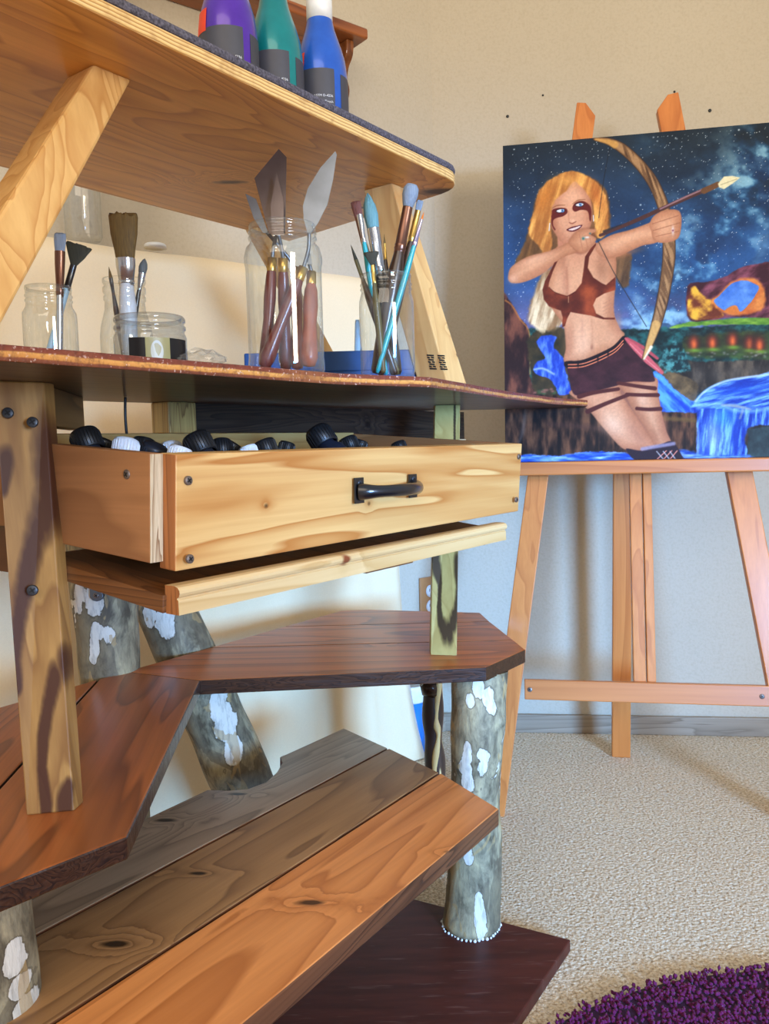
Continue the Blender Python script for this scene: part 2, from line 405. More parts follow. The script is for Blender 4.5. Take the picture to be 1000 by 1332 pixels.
# --- tabletop
zt = .88; TH = .013
TTOP = wood('stained_tabletop', (150, 84, 48), (84, 42, 24), ang=AU, rings=8, rough=.35, coat=.4, fine=.5)
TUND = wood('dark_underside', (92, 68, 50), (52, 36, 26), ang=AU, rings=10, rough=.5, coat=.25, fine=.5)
def ttedge():
    t = NT('stained_ply_edge'); o = t.obj(); sx = t.n.new('ShaderNodeSeparateXYZ'); t.put(sx.inputs[0], o)
    n = t.noise(t.map(o, scale=(1, 1, 1)), 22, 4, .6); n2 = t.noise(o, 160, 3, .65); n3 = t.noise(o, 6, 2)
    z = t.math('DIVIDE', t.math('SUBTRACT', t.math('ADD', sx.outputs[2], t.math('MULTIPLY', t.math('SUBTRACT', n, .5), .004)), zt), TH)
    c = t.ramp(z, [(.0, (96, 46, 26)), (.22, (128, 62, 34)), (.30, (206, 138, 62)), (.55, (220, 158, 80)), (.64, (130, 58, 34)), (1, (112, 46, 30))])
    c = t.mix(t.ramp(n3, [(.5, (0, 0, 0, 1)), (.62, (.75, .75, .75, 1))]), c, lin((148, 84, 46)))
    c = t.mix(t.math('MULTIPLY', t.math('SUBTRACT', n2, .48, clamp=True), 3, clamp=True), c, lin((84, 36, 22)))
    c = t.mix(t.math('MULTIPLY', t.math('SUBTRACT', t.noise(o, 300, 2), .62, clamp=True), 5, clamp=True), c, lin((236, 206, 190)))
    t.set(c, .35, 0, .4); t.bump(n2, .6, .002); return t.mat
tb = [SP(.12, .60, zt), SP(Z(600, 510, zt).dot(U) - .25, .60, zt), Z(560, 504, zt), Z(600, 509.8, zt), Z(660, 519, zt), Z(722, 526, zt), Z(764, 528.5, zt), Z(760, 530.5, zt), SP(1.44, 1.0, zt), SP(.12, 1.0, zt)]
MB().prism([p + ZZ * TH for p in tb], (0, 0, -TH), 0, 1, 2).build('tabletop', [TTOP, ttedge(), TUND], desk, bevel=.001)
zt2 = zt + TH
# --- legs of the upper shelf
LEGM = wood('pine_leg', (238, 194, 124), (196, 138, 74), vert=True, rings=9, across=11, along=.9, rough=.45, coat=.1, seed=2.3, contrast=.8,
            knots=[(VP_(588, 396, .63), .006, .25), (VP_(567, 375, .63), .003, .1)], base=DB)
def on_p(px, p, z):
    r = ray(px, 578); k = p / V((r.x, r.y, 0)).dot(N); q = r * k; return V((q.x, q.y, z))
def shelf_leg(tm, tr, bm_, br, deep, zb=zt2):
    t_m = Z(*tm, zs); t_r = Z(*tr, zs); pt = t_m.dot(N); t_r = t_m + U * max(.03, (t_r - t_m).dot(U))
    b_m = on_p(bm_, .612, zb); b_r = on_p(br, .612, zb)
    m = MB(); m.box8([b_m, b_r, b_r + N * deep, b_m + N * deep], [t_m, t_r, t_r + N * deep, t_m + N * deep]); return m
shelf_leg((122, 83), (177, 101), -92, -4, .045).build('shelf_leg', LEGM, desk, bevel=.003)
LEGR = wood('pine_leg_knotty', (240, 198, 130), (206, 150, 88), vert=True, rings=6, across=9, along=.7, rough=.45, coat=.1, seed=5.1, contrast=.7,
            knots=[(VP_(592, 425, .62), .005, .2), (VP_(596, 462, .62), .003, .15), (VP_(552, 372, .65), .003, .15)], base=DB)
rl = shelf_leg((509.7, 237.7), (527, 242.5), 584, 609, .05).build('shelf_leg', LEGR, desk, bevel=.002)
# lumber stamp: two blocks of broken black print on the left face of the right leg
STAMP = plain('stamp_ink', (26, 24, 26), .8)
lf0 = on_p(584, .612, zt2); lft = Z(509.7, 237.7, zs)
def on_leg(px, py):
    nn = (lft - lf0).cross(N).normalized(); return PL(px, py, lf0 + nn * 0, nn), nn
st = MB()
for (bx, by) in ((555, 461), (569, 461.5)):
    for i in range(7):
        sl_ = i * .62
        x0 = bx + sl_; y0 = by + i * 2.9
        for (xa, xb) in (((0, 9),) if i in (0, 6) else ((0, 3.2), (5, 8.5)) if i % 2 else ((1, 7.6),)):
            q = [on_leg(x0 + xa, y0), on_leg(x0 + xb, y0 + .5), on_leg(x0 + xb + .45, y0 + 2.3), on_leg(x0 + xa + .45, y0 + 1.9)]
            sgn = -1 if q[0][1].dot(EYEP - q[0][0]) < 0 else 1
            st.prism([a + nn * sgn * .0006 for a, nn in q], q[0][1] * sgn * -.001)
st.build('lumber_stamp', STAMP, rl)['label'] = 'blocky broken black stamp print'
rt_ = Z(334, 299, zs); rb_ = SP(1.215, .975, zt2)
m = MB(); h = .014
m.box8([rb_ + U * a + N * b for a, b in ((-h, -h), (h, -h), (h, h), (-h, h))], [V((rt_.x, rt_.y, zs)) + U * a + N * b for a, b in ((-h, -h), (h, -h), (h, h), (-h, h))])
m.build('shelf_leg', LEGM, desk, bevel=.002)
# --- screws
SCREWM = plain('screw_head', (120, 104, 92), .4, .5)
SLOTM = plain('screw_slot', (12, 10, 10), .6)
def screw(c, n, parent, r=.0042, mat=None, rot=.6):
    n = V(n).normalized(); M = frame(c, n); m = MB()
    m.lathe([(.0001, .0008), (r * .86, .0008), (r, .0003), (r, -.002)], M, 20)
    x = V((M[0][0], M[1][0], M[2][0])); y = V((M[0][1], M[1][1], M[2][1]))
    ca, sa = math.cos(rot), math.sin(rot); a = x * ca + y * sa; b = y * ca - x * sa
    for (p_, q_) in ((a, b), (b, a)):
        m.prism(quad(V(c) + n * .0010, p_, q_, r * .60, r * .15), n * -.0006, 1)
    m.build('screw', [mat or SCREWM, SLOTM], parent)
BSCR = plain('black_screw', (62, 66, 72), .4, .5)
# --- posts
z3 = .465; T3 = .022
def stn(lists, f_, k):
    out = []
    for lst in lists:
        for (x0, y0, r0), (x1, y1, r1) in zip(lst[:-1], lst[1:]):
            n = max(1, int(math.hypot(x1 - x0, y1 - y0) / max(4, 1.6 * min(r0, r1))))
            for q in range(n):
                t_ = q / n; r_ = r0 + (r1 - r0) * t_; out.append((f_(x0 + (x1 - x0) * t_, y0 + (y1 - y0) * t_), r_ * k / 1050, r_ * 2.7 * k / 1050))
    return out
_pb = Z(34, 1061, z3); _pc = Z(96.5, 1055, z3); _pt = Z(-9, 495, zt); _pn = (_pt - _pb).cross(_pc - _pb).normalized()
POST = wood('spalted_post', (194, 150, 84), (126, 84, 42), vert=True, tilt=.05, rings=4, across=12, along=1.6, rough=.5, seed=1.7, contrast=.7, fine=.35, base=DB,
            stains=stn([[(62, 545, 10), (58, 575, 17), (60, 610, 18), (56, 650, 15), (42, 690, 11), (34, 730, 9), (27, 770, 8), (22, 810, 7), (19, 860, 6), (24, 900, 4)],
                        [(60, 1050, 6), (53, 1000, 5), (54, 960, 6), (60, 920, 7), (68, 885, 8), (79, 862, 9), (86, 885, 6), (91, 915, 4)], [(84, 1048, 8), (90, 1020, 4)], [(6, 600, 7), (4, 640, 4)]], lambda x, y: PL(x, y, _pb, _pn),   .78 * 1.6), staincol=(66, 32, 20), blotch=((124, 84, 40), (2.5, 13, 13), .46, .62))
_rb = Z(577, 852, z3); _rt = Z(582, 527, zt); _rn = V((1, 0, 0)).cross(_rt - _rb).normalized()
POST2 = wood('scorched_post', (200, 178, 108), (160, 132, 70), vert=True, rings=4, across=12, along=1.6, rough=.5, seed=4.4, contrast=.5, fine=.2, base=DB,
             stains=stn([[(566, 722, 7), (568, 738, 6), (572, 758, 3), (571, 790, 3), (573, 810, 4), (578, 823, 6), (584, 824, 6), (589, 812, 5), (594, 795, 4.5), (596, 765, 4), (596, 735, 6), (592, 722, 7)], [(591, 527, 2), (591, 580, 2)]],
                        lambda x, y: PL(x, y, _rb, _rn), 1.35 * 1.3), staincol=(48, 28, 20))
pb = [Z(34, 1061, z3), Z(96.5, 1055, z3)]; ptp = [Z(-9, 495, zt), Z(57.5, 497, zt)]
bk_ = V((0.002, .019, 0))
lp = MB().box8([pb[0], pb[1], pb[1] + bk_, pb[0] + bk_], [ptp[0], ptp[1], ptp[1] + bk_, ptp[0] + bk_]).build('post', POST, desk, bevel=.0015)
pn = (ptp[0] - pb[0]).cross(pb[1] - pb[0]).normalized(); pn = pn if pn.y < 0 else -pn
for (x, y) in ((10, 537), (42, 549), (42, 768)): screw(PL(x, y, pb[0], pn), pn, lp, .0052, BSCR)
pb = [Z(559.6, 852, z3), Z(594, 853, z3)]; ptp = [Z(565.5, 527, zt), Z(598.5, 526.5, zt)]
dy = .03
MB().box8([pb[0], pb[1], pb[1] + V((0, .03, 0)), pb[0] + V((0, .03, 0))], [ptp[0], ptp[1], ptp[1] + V((0, .03, 0)), ptp[0] + V((0, .03, 0))]).build('post', POST2, desk, bevel=.0015)
# back post, side apron, back board under the tabletop
BPM = wood('back_post', (196, 158, 88), (120, 84, 44), vert=True, rings=14, across=16, rough=.55, seed=3)
b0 = on_p(221, .955, 0); b1 = on_p(257, .955, 0)
MB().prism([V((p.x, p.y, zt)) for p in (b0, b1, b1 + N * .04, b0 + N * .04)], (0, 0, -.30)).build('back_post', BPM, desk, bevel=.002)
ap0 = Z(64, 502, zt); ap1 = Z(108, 517, zt); apn = V((-(ap1 - ap0).y, (ap1 - ap0).x, 0)).normalized()
hh = .042
MB().prism([ap0, ap1, ap1 + ZZ * -hh, ap0 + ZZ * -hh], apn * .02).build('apron', wood('apron_wood', (142, 104, 58), (84, 58, 32), ang=math.atan2((ap1 - ap0).y, (ap1 - ap0).x), rings=8, rough=.5), desk, bevel=.001)
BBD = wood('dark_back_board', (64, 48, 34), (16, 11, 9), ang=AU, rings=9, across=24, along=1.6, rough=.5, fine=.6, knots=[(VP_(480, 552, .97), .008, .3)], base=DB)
bs0 = on_p(256, .972, 0).dot(U); bs1 = on_p(604, .972, 0).dot(U)
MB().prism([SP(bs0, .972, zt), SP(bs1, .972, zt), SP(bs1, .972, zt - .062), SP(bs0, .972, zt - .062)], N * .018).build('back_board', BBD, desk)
MB().prism([SP(bs0 + .42, .968, zt - .0625), SP(bs1, .968, zt - .0625), SP(bs1, .968, zt - .072), SP(bs0 + .42, .968, zt - .072)], N * .018).build('back_strip', wood('pale_strip', (236, 206, 160), (200, 160, 110), ang=AU), desk)
# --- lower corner shelf (two wings mitred at the inner corner)
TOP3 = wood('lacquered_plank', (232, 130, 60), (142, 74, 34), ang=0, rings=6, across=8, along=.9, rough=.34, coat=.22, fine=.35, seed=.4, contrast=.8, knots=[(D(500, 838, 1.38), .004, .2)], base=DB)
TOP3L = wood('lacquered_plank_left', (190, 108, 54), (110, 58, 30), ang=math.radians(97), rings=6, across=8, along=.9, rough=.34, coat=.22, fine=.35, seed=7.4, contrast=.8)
inner = Z(260, 885, z3); tip = Z(165, 1088, z3); l0 = Z(0, 1153, z3); fr = Z(632, 868, z3); rt = Z(683, 845, z3); r2 = Z(636, 808, z3); r3 = Z(624, 797, z3); bk = Z(480, 793, z3)
bc = SP(1.285, 1.07, z3); mit = SP(inner.dot(U) - .03, 1.07, z3)
wr = [inner, fr, rt, r2, r3, bk, bc, mit]
wl = [inner, mit, SP(.36, 1.07, z3), V((-.66, .60, z3)), V((-.36, .585, z3)), l0, tip]
def planks(poly, cuts, axis, mat, name):
    m = MB(); cs = [-9] + list(cuts) + [9]; g = .0011
    for a, b in zip(cs[:-1], cs[1:]):
        q = clip(clip(poly, axis * (a + g), axis), axis * (b - g), -axis)
        if len(q) > 2: m.prism(q, (0, 0, -T3), 0, 1, 1)
    return m.build(name, [mat, DARKEDGE], desk, bevel=.0022)
yax = V((0, 1, 0)); xax = V((1, 0, 0))
seam1 = Z(450, 838, z3).y; seam2 = Z(450, 813, z3).y
planks(wr, (seam1, seam2), yax, TOP3, 'lower_shelf')
sx_ = Z(127, 885, z3); sx2 = Z(0, 1024, z3); ax = V(((sx2 - sx_).y, -(sx2 - sx_).x, 0)).normalized(); ax = ax if ax.x > 0 else -ax
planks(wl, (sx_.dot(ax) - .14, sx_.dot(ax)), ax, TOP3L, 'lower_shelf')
# --- foot shelf (three planks, slightly sloping)
U4 = V((.531, .847, -.0525)).normalized(); N4 = V((-.847, .531, 0)).normalized(); NN4 = U4.cross(N4)
tip4 = D(649, 1052, 1.075)
F4 = lambda x, y: PL(x, y, tip4, NN4)
A4 = math.atan2(U4.y, U4.x)
FP1 = wood('orange_plank', (250, 164, 92), (186, 106, 50), ang=A4, rings=11, across=6.5, along=.6, rough=.42, coat=.12, seed=.2, contrast=.7, knots=[(F4(405, 1174), .006, .22), (F4(590, 1108), .004, .12)], base=DB)
FP2 = wood('greyed_plank', (186, 138, 88), (122, 84, 52), ang=A4, rings=15, across=6, along=.6, rough=.42, coat=.12, seed=3.2, contrast=.8, knots=[(F4(150, 1228), .006, .2), (F4(258, 1136), .004, .12)], base=DB)
FP3 = wood('weathered_plank', (190, 158, 124), (122, 98, 74), ang=A4, rings=15, across=7, along=.6, rough=.4, coat=.3, seed=6.2, contrast=.8, knots=[(F4(215, 1067), .006, .2), (F4(310, 1033), .005, .15)], base=DB)
q0 = F4(649, 1052); q1 = F4(572, 1005); q2 = F4(505, 973); q3 = F4(447, 947)
def along4(q, s): return q - U4 * ((q - tip4).dot(U4) - s)
SL = -1.12
fs = MB()
gap = N4 * .0015
fs.prism([q0, q1 - gap, along4(q1, SL) - gap, along4(q0, SL)], NN4 * -.024 if NN4.z > 0 else NN4 * .024, 0, 3)
dn = NN4 * -.024 if NN4.z > 0 else NN4 * .024
fs.prism([q1 + gap, q2 - gap, along4(q2, SL) - gap, along4(q1, SL) + gap], dn, 1, 3)
nt = [F4(*p) for p in ((372, 981), (364, 984), (367, 992), (360, 1004), (346, 1017), (322, 1026), (296, 1028), (270, 1027))]
fs.prism([q2 + gap, q3] + nt + [F4(189, 1065), along4(q3, SL), along4(q2, SL) + gap], dn, 2, 3)
FEDGE = wood('plank_edge', (124, 76, 46), (62, 36, 22), ang=A4, rings=8, across=20, along=2, rough=.45, bump=.4)
fs.build('foot_shelf', [FP1, FP2, FP3, FEDGE], desk, bevel=.002)
# --- base board
BM = NT('dark_base_board'); _o = BM.obj(); _n = BM.noise(BM.map(_o, rot=(0, 0, -AU), scale=(2, 14, 1)), 3, 4, .6); _n2 = BM.noise(BM.map(_o, rot=(0, 0, -AU + .5), scale=(3, 30, 1)), 4, 3, .6)
_c = BM.ramp(_n, [(.3, (62, 24, 17)), (.7, (88, 38, 28))]); _c = BM.mix(BM.math('MULTIPLY', BM.math('SUBTRACT', _n2, .6, clamp=True), 1.6, clamp=True), _c, lin((170, 130, 120)))
BM.set(_c, .5, 0, .05, .3, spec=.25)
zb = .02
e0 = Z(742, 1222, zb); e1 = Z(526, 1166, zb); e2 = Z(668, 1332, zb)
ed = (e1 - e0).normalized(); fd = (e2 - e0).normalized()
MB().prism([e0, e0 + ed * .62, e0 + ed * .62 + fd * 1.25, e0 + fd * 1.25], (0, 0, -.02)).build('base_board', BM.mat, desk, bevel=.002)
# --- logs
def near_log(px, py, cx=-.361, cy=.665, r_=.050):
    q = ray(px, py); k0, k1 = q.x, q.y
    A_ = k0 * k0 + k1 * k1; B_ = -2 * (k0 * cx + k1 * cy); C_ = cx * cx + cy * cy - r_ * r_; dsc = max(0, B_ * B_ - 4 * A_ * C_)
    return EYEP + q * ((-B_ - math.sqrt(dsc)) / (2 * A_))
def flk(strokes, d, k=1.0):
    out = []
    for lst in strokes:
        for (x0, y0, r0), (x1, y1, r1) in zip(lst[:-1], lst[1:]):
            n = max(1, int(math.hypot(x1 - x0, y1 - y0) / max(4, 1.5 * min(r0, r1))))
            for q_ in range(n):
                t_ = q_ / n; r_ = (r0 + (r1 - r0) * t_) * k; out.append((D(x0 + (x1 - x0) * t_, y0 + (y1 - y0) * t_, d) if d else near_log(x0 + (x1 - x0) * t_, y0 + (y1 - y0) * t_), r_ * (d or .62) / 1050, r_ * 1.6 * (d or .62) / 1050))
    return out
LOGM = [bark('plane_tree_bark', .0, 1, flk([[(612, 912, 7), (622, 898, 9), (636, 908, 9), (644, 932, 7)], [(608, 975, 6), (606, 1000, 9), (610, 1040, 10)], [(628, 985, 8), (626, 1010, 8)], [(606, 1105, 8), (612, 1128, 6)], [(622, 1165, 5), (624, 1195, 9), (626, 1220, 8)]], 1.23), DB),
        bark('plane_tree_bark_b', 3.3, 1, flk([[(14, 1238, 8), (16, 1262, 11), (22, 1290, 12), (34, 1312, 13), (42, 1335, 12)], [(51, 1290, 3), (53, 1320, 4)]], None), DB),
        bark('plane_tree_bark_c', 7.7, .98, flk([[(100, 775, 12), (118, 785, 14), (128, 800, 7)], [(122, 825, 10), (120, 842, 9), (115, 868, 5)], [(138, 828, 9), (146, 830, 3)]], 1.20), DB, .63),
        bark('plane_tree_bark_d', 12.2, 1, flk([[(195, 800, 10), (215, 812, 14), (240, 828, 14)], [(290, 1010, 4), (292, 1012, 4)]], 1.35) + flk([[(284, 910, 11), (294, 945, 14), (304, 975, 13), (300, 1000, 9)]], 1.375), DB, .63)]
def log(pts, rad, name, mi, wob=.10, n=40, m=36):
    ps = catmull(pts, max(2, m // (len(pts) - 1)), False)
    L = len(ps); rr = [np.interp(i / (L - 1), np.linspace(0, 1, len(rad)), rad) for i in range(L)]
    return MB().tube(ps, rr, n, 0, wob, mi + 1.0).build(name, LOGM[mi], desk)
lf = 1.27
rlog = log([Z(617, 1222, zb) + V((0, .042, 0)), D(618, 1120, lf), D(620, 1000, lf), D(623, 920, lf + .005), V((D(625, 880, lf).x, lf + .01, z3 - T3))], [.047, .043, .041, .044, .047], 'log_leg', 0)
# knot bumps on the right log
for (px, py, r) in ((652, 938, .010), (594, 1195, .009)):
    c = D(px, py, 1.246); k = MB(); 
    k.lathe([(r * math.sin(a), r * .45 * math.cos(a)) for a in np.linspace(0.02, 1.6, 7)], frame(c, (c - D(620, py, lf)) + V((0, -.02, 0))), 14); k.build('knot', LOGM[0], rlog)
gm = MB(); 
for k in range(44):
    a = k / 44 * 2 * math.pi; r = .0475 + random.uniform(-.002, .002); c = Z(617, 1222, zb) + V((math.cos(a) * r, .042 + math.sin(a) * r, .001)); s_ = random.uniform(.0016, .003)
    gm.lathe([(s_ * math.sin(t), s_ * math.cos(t)) for t in np.linspace(.01, 3.13, 5)], Matrix.Translation(c), 6)
gm.build('glue_bead', WHT, desk)['label'] = 'white beads of glue around the log foot'
lc = V((-.352, .665, 0))
log([lc + ZZ * zb, lc + V((-.003, .0, .2)), lc + V((-.010, 0, .34)), lc + V((-.012, .0, z3 - T3))], [.060, .053, .048, .047], 'log_leg', 1, .06)
q = Z(128, 882, z3); lc = V((q.x, q.y + .052, 0))
log([lc + ZZ * zb, lc + ZZ * .3, lc + ZZ * z3, lc + V((-.002, 0, .6)), lc + V((-.006, .0, .75))], [.05, .05, .047, .051, .050], 'log_leg', 2, .07)
q = Z(226, 850, z3); qa = V((q.x, q.y + .055, z3)); qb = D(312, 1010, qa.y + .03)
dr = (qb - qa); lo_ = qa + dr * ((zb - z3) / dr.z); hi_ = qa + dr * ((.60 - z3) / dr.z)
log([lo_, qb, qa + dr * .4, qa, hi_], [.056, .056, .054, .052, .048], 'log_leg', 3, .07)
BRM = NT('stripped_branch'); _o = BRM.obj(); _n = BRM.noise(BRM.map(_o, scale=(1, 1, .12)), 30, 3, .5, .5)
BRM.set(BRM.ramp(_n, [(.50, (52, 36, 28)), (.56, (84, 58, 38)), (.585, (226, 200, 140)), (.72, (232, 208, 150)), (.75, (80, 54, 36))]), .45, 0, .2); BRM.bump(_n, .5, .003)
bd = 1.5
bp = [D(571, 1135, bd), D(566, 1000, bd), D(563, 930, bd), D(566, 878, bd)]; bp[0].z = 0.0; bp[-1].z = z3 - T3
MB().tube(catmull(bp, 10, False), [.018 + .002 * math.sin(i * .7) for i in range(31)], 20, 0, .10, 2).build('branch_leg', BRM.mat, desk)
bst = MB(); bst.tube(catmull([D(571, 884, bd - .016), D(567, 935, bd - .0175), D(570, 958, bd - .0165), D(565, 1000, bd - .0175), D(568, 1060, bd - .0165), D(571, 1130, bd - .012)], 6, False), [.0052 + .0014 * math.sin(i * .9) for i in range(31)], 10, 0, .12, 8, wf=30)
bst.build('bare_strip', wood('bare_wood', (236, 206, 142), (196, 156, 92), vert=True, rings=4), bpy.data.objects['branch_leg'])['label'] = 'pale bare strip where the bark is gone'
k = MB(); c = D(560, 894, bd - .008); k.tube([c + V((-.012, 0, .012)), c, c + V((.01, 0, -.012))], [.012, .020, .014], 12, 0, .25, 5, wf=40); k.build('bark_lump', DARKEDGE, desk)
# bracket on the left log
q = Z(124, 882, z3); bc_ = D(125, 772, q.y - .006)
br = MB(); pl_ = [bc_ + V((x, 0, z)) for x, z in ((-.010, .012), (.010, .012), (.010, -.006), (.006, -.011), (0, -.0125), (-.006, -.011), (-.010, -.006))]
br.prism(pl_, (0, .010, 0)); bro = br.build('bracket', plain('grey_steel', (104, 112, 120), .35, .8), desk, bevel=.001)
screw(bc_ + V((0, -.001, -.003)), (0, -1, 0), bro, .0042)
# dark rail at the far left
MB().box(V((-.66, .99, .635)), V((.17, -.02, 0)), V((0, .02, 0)), V((0, 0, .036))).build('rail', BBD, desk)
# --- drawer
AL = math.radians(4.3)
pdr = .575; K = pdr / .482
A = VP_(228.3, 591, pdr); Lr = (VP_(679, 573, pdr) - A).dot(U)
b_ = N * math.cos(AL) + ZZ * math.sin(AL); w_ = ZZ * math.cos(AL) - N * math.sin(AL)
hd = (VP_(228.5, 746, pdr) - A).length
DRF = wood('drawer_front_pine', (238, 192, 122), (184, 112, 48), ang=AU, rings=4.2, across=8, along=.8, rough=.4, coat=.12, seed=1.15, wobble=1.1, contrast=.95,
           knots=[(VP_(352, 658, pdr), .003, .12), (VP_(486, 655, pdr), .003, .2)], base=DB)
DRE = wood('drawer_end_grain', (186, 116, 62), (132, 76, 36), vert=True, rings=9, across=20, rough=.5)
DRS = wood('drawer_side_ply', (184, 126, 78), (142, 92, 54), ang=AU + math.pi / 2, rings=5, across=7, rough=.45, fine=.4, contrast=.7)
DRI = wood('drawer_inside', (196, 160, 96), (150, 110, 60), ang=AU, rings=5, rough=.5, contrast=.6)
dm = MB()
drawer = None
def dbox(u0, u1, b0, b1, w0, w1, mi, m): m.box(A + U * u0 + b_ * b0 + w_ * w0, U * (u1 - u0), b_ * (b1 - b0), w_ * (w1 - w0), mi)
dbox(-.012 * K, 0, .0145 * K, .34, -.083 * K, 0, 1, dm)
dbox(Lr - .012, Lr, .019 * K, .34, -.083 * K, 0, 1, dm)
dbox(0, Lr - .012, .325, .34, -.08 * K, .002, 3, dm)
dbox(0, Lr - .012, .019 * K, .325, -.083 * K, -.077 * K, 3, dm)
drawer = dm.build('drawer', [DRF, DRS, DRE, DRI], desk, bevel=.001)
fm = MB(); o4 = A
fm.box(A - w_ * hd, U * Lr, b_ * .019 * K, w_ * hd, 0)
dfo = fm.build('drawer_front', [DRF, DRE], drawer, bevel=.0015)
for p in dfo.data.polygons:
    if abs(p.normal.dot(U)) > .8: p.material_index = 1
# pale plywood strip on the side panel's front end
sm_ = MB(); dbox(-.0118 * K, -.0002, .0142 * K, .0146 * K, -.0828 * K, -.0005, 0, sm_); sm_.build('panel_edge', wood('panel_end_ply', (240, 220, 180), (132, 92, 58), vert=True, rings=5, across=60, along=3, rough=.5), drawer)
for (x, y) in ((245, 625), (247, 727), (675, 594), (671.5, 650)): screw(VP_(x, y, pdr) - N * .0006, -N, drawer, .0042)
sp_ = A - U * .012 * K; screw(PL(165, 617, sp_, U) - U * .0004, -U, drawer, .0045)
# handle
HM = NT('black_iron'); _n = HM.noise(HM.obj(), 90, 2); HM.set(HM.ramp(_n, [(0, (14, 14, 16)), (1, (24, 24, 27))]), .28, .0, .3); HM.bump(_n, .1, .0005)
hb = MB()
ca = VP_(465.5, 638, pdr); cb = VP_(535.5, 632, pdr)
for c in (ca, cb): hb.prism(quad(c - N * .0028, U, ZZ, .0082, .0148), N * .0028)
arc = []
dv = cb - ca
for i in range(25):
    t = i / 24; bow = math.sin(math.pi * t) ** .55 * .026
    arc.append(ca + dv * t - N * (.002 + bow) + ZZ * (-.0015))
rad = [.0052 + -.0 + .0050 * (abs(i - 12) / 12) ** 5 + .0022 * math.cos((i - 12) / 12 * 1.5) for i in range(25)]
hb.tube(arc, rad, 14)
ho = hb.build('handle', HM.mat, drawer, bevel=.0006); ho['label'] = 'curved black iron pull'
for c in (ca, cb):
    for dz in (.0085, -.0085): screw(c - N * .003 + ZZ * dz, -N, ho, .0034, BSCR)
# --- pull out tray
T0 = VP_(230, 763, pdr); Lt = (VP_(657, 681.8, pdr) - T0).dot(U)
TRM = wood('tray_moulding_pine', (236, 202, 146), (198, 152, 90), ang=AU, rings=4, across=9, along=.8, rough=.42, coat=.1, seed=9, contrast=.6, knots=[(VP_(447, 728, pdr), .006, .3)], base=DB, knotcol=(130, 66, 36))
TRB = wood('tray_oak', (140, 88, 46), (84, 48, 24), ang=AU + math.pi / 2, rings=9, across=14, rough=.45, fine=.5)
prof = [(x_ * K, y_ * K) for x_, y_ in [(.014, 0), (.003, 0), (-.0005, -.001), (-.0025, -.0032), (-.0028, -.0055), (-.0018, -.0078), (.0004, -.0092), (.0006, -.0100), (-.0008, -.0108), (-.0010, -.022), (.014, -.022)]]
tm = MB(); tm.prism([T0 + N * a + ZZ * z for a, z in prof], U * Lt, 1, 0, 1)
bt = math.radians(6.5); tb_ = N * math.cos(bt) + ZZ * math.sin(bt); tw_ = ZZ * math.cos(bt) - N * math.sin(bt)
t2 = MB(); t2.box(T0 + N * .014 * K + ZZ * -.0215 * K - U * .004, U * (Lt + .002), tb_ * .21, tw_ * .0140 * K)
tray = t2.build('tray', TRB, desk, bevel=.001)
tm.build('moulding', [TRM, DRE], tray)['label'] = 'pale pine moulding strip'
for (x, y) in ((271, 784), (630, 706)): screw(VP_(x, y, pdr + .0005), -N, tray, .0036)
rn = MB(); r0 = VP_(477, 742, pdr + .03); r1 = VP_(538, 730, pdr + .03); rn.box(V((r0.x, r0.y, T0.z - .0365)), (r1 - r0) * 1.0 * V((1, 1, 0)).length / 1.414 if False else U * (r1 - r0).dot(U), N * .10, ZZ * .010); rn.build('runner', wood('runner_wood', (150, 98, 56), (92, 52, 28), ang=AU), tray, bevel=.002)
rr_ = MB(); g0 = T0 + tb_ * .180 - U * .010 + ZZ * -.026; rr_.box(g0, U * .010, N * .14, ZZ * .05); rr_.build('runner', wood('runner_dark', (112, 62, 34), (54, 28, 16), ang=AU + 1.57), tray)
# ------------------------------------------------------------------ cloth over the ledge behind the desk
def clothmat():
    t = NT('cream_cloth'); o = t.obj(); n = t.noise(o, 320, 2); n2 = t.noise(o, 5, 3)
    c = t.mix(n2, lin((240, 208, 158)), lin((246, 226, 186)))
    c = t.mix(t.math('MULTIPLY', n, .25), c, lin((196, 172, 140)))
    t.set(c, .85, sheen=.2); t.bump(n, .25, .001); return t.mat
PC = PW - .115; PCB = PW - .006
ztop = 1.205
cs1 = on_px = None
def on_q(px, q, z):
    r = ray(px, 578); k = q / V((r.x, r.y, 0)).dot(WN); w_ = r * k; return V((w_.x, w_.y, z))
s1 = on_q(512, PC, 0).dot(WU); s0 = s1 - 2.3
m = MB(); NS, NZ = 150, 60; vs = []; fc = []
def fold(s, z):
    k = max(0.0, min(1.0, (ztop - z) / 1.2))
    return (.004 + .020 * k) * (mnoise.noise(V((s * 7, z * .5, 1))) + .6 * mnoise.noise(V((s * 19, z * .4, 4))) * k)
def zt_at(s): return ztop + .006 * mnoise.noise(V((s * 4, 2, 0)))
rows = []
for j in range(NZ + 5):
    row = []
    for i in range(NS + 9):
        s = s0 + (s1 - s0) * min(i, NS) / NS
        if j < 5: z = zt_at(s) - (0.012 * (1 - math.sin(j / 4 * 1.57)) if j < 4 else 0.0); k = j / 5; q = PCB + (PC + .012 - PCB) * k; z = zt_at(s)
        else:
            f = (j - 5) / (NZ - 1); z = zt_at(s) - .006 - (ztop - .012) * f; q = PC - fold(s, z) + .012 * math.exp(-f * 60)
            if f == 1: z = .003
        se = s
        flare = .075 * max(0, (ztop - z) / 1.2) ** 5
        if i > NS:
            t_ = (i - NS) / 8; q = q + (min(.018, PCB - q) if j >= 5 else 0) * t_; se = s1 + flare * (1 - t_ * .3) + .006 * mnoise.noise(V((t_ * 3, z * 5, 2)))
        elif i > NS - 12: se = s + flare * ((i - NS + 12) / 12)
        row.append(len(vs)); vs.append(WU * se + WN * q + ZZ * z)
    rows.append(row)
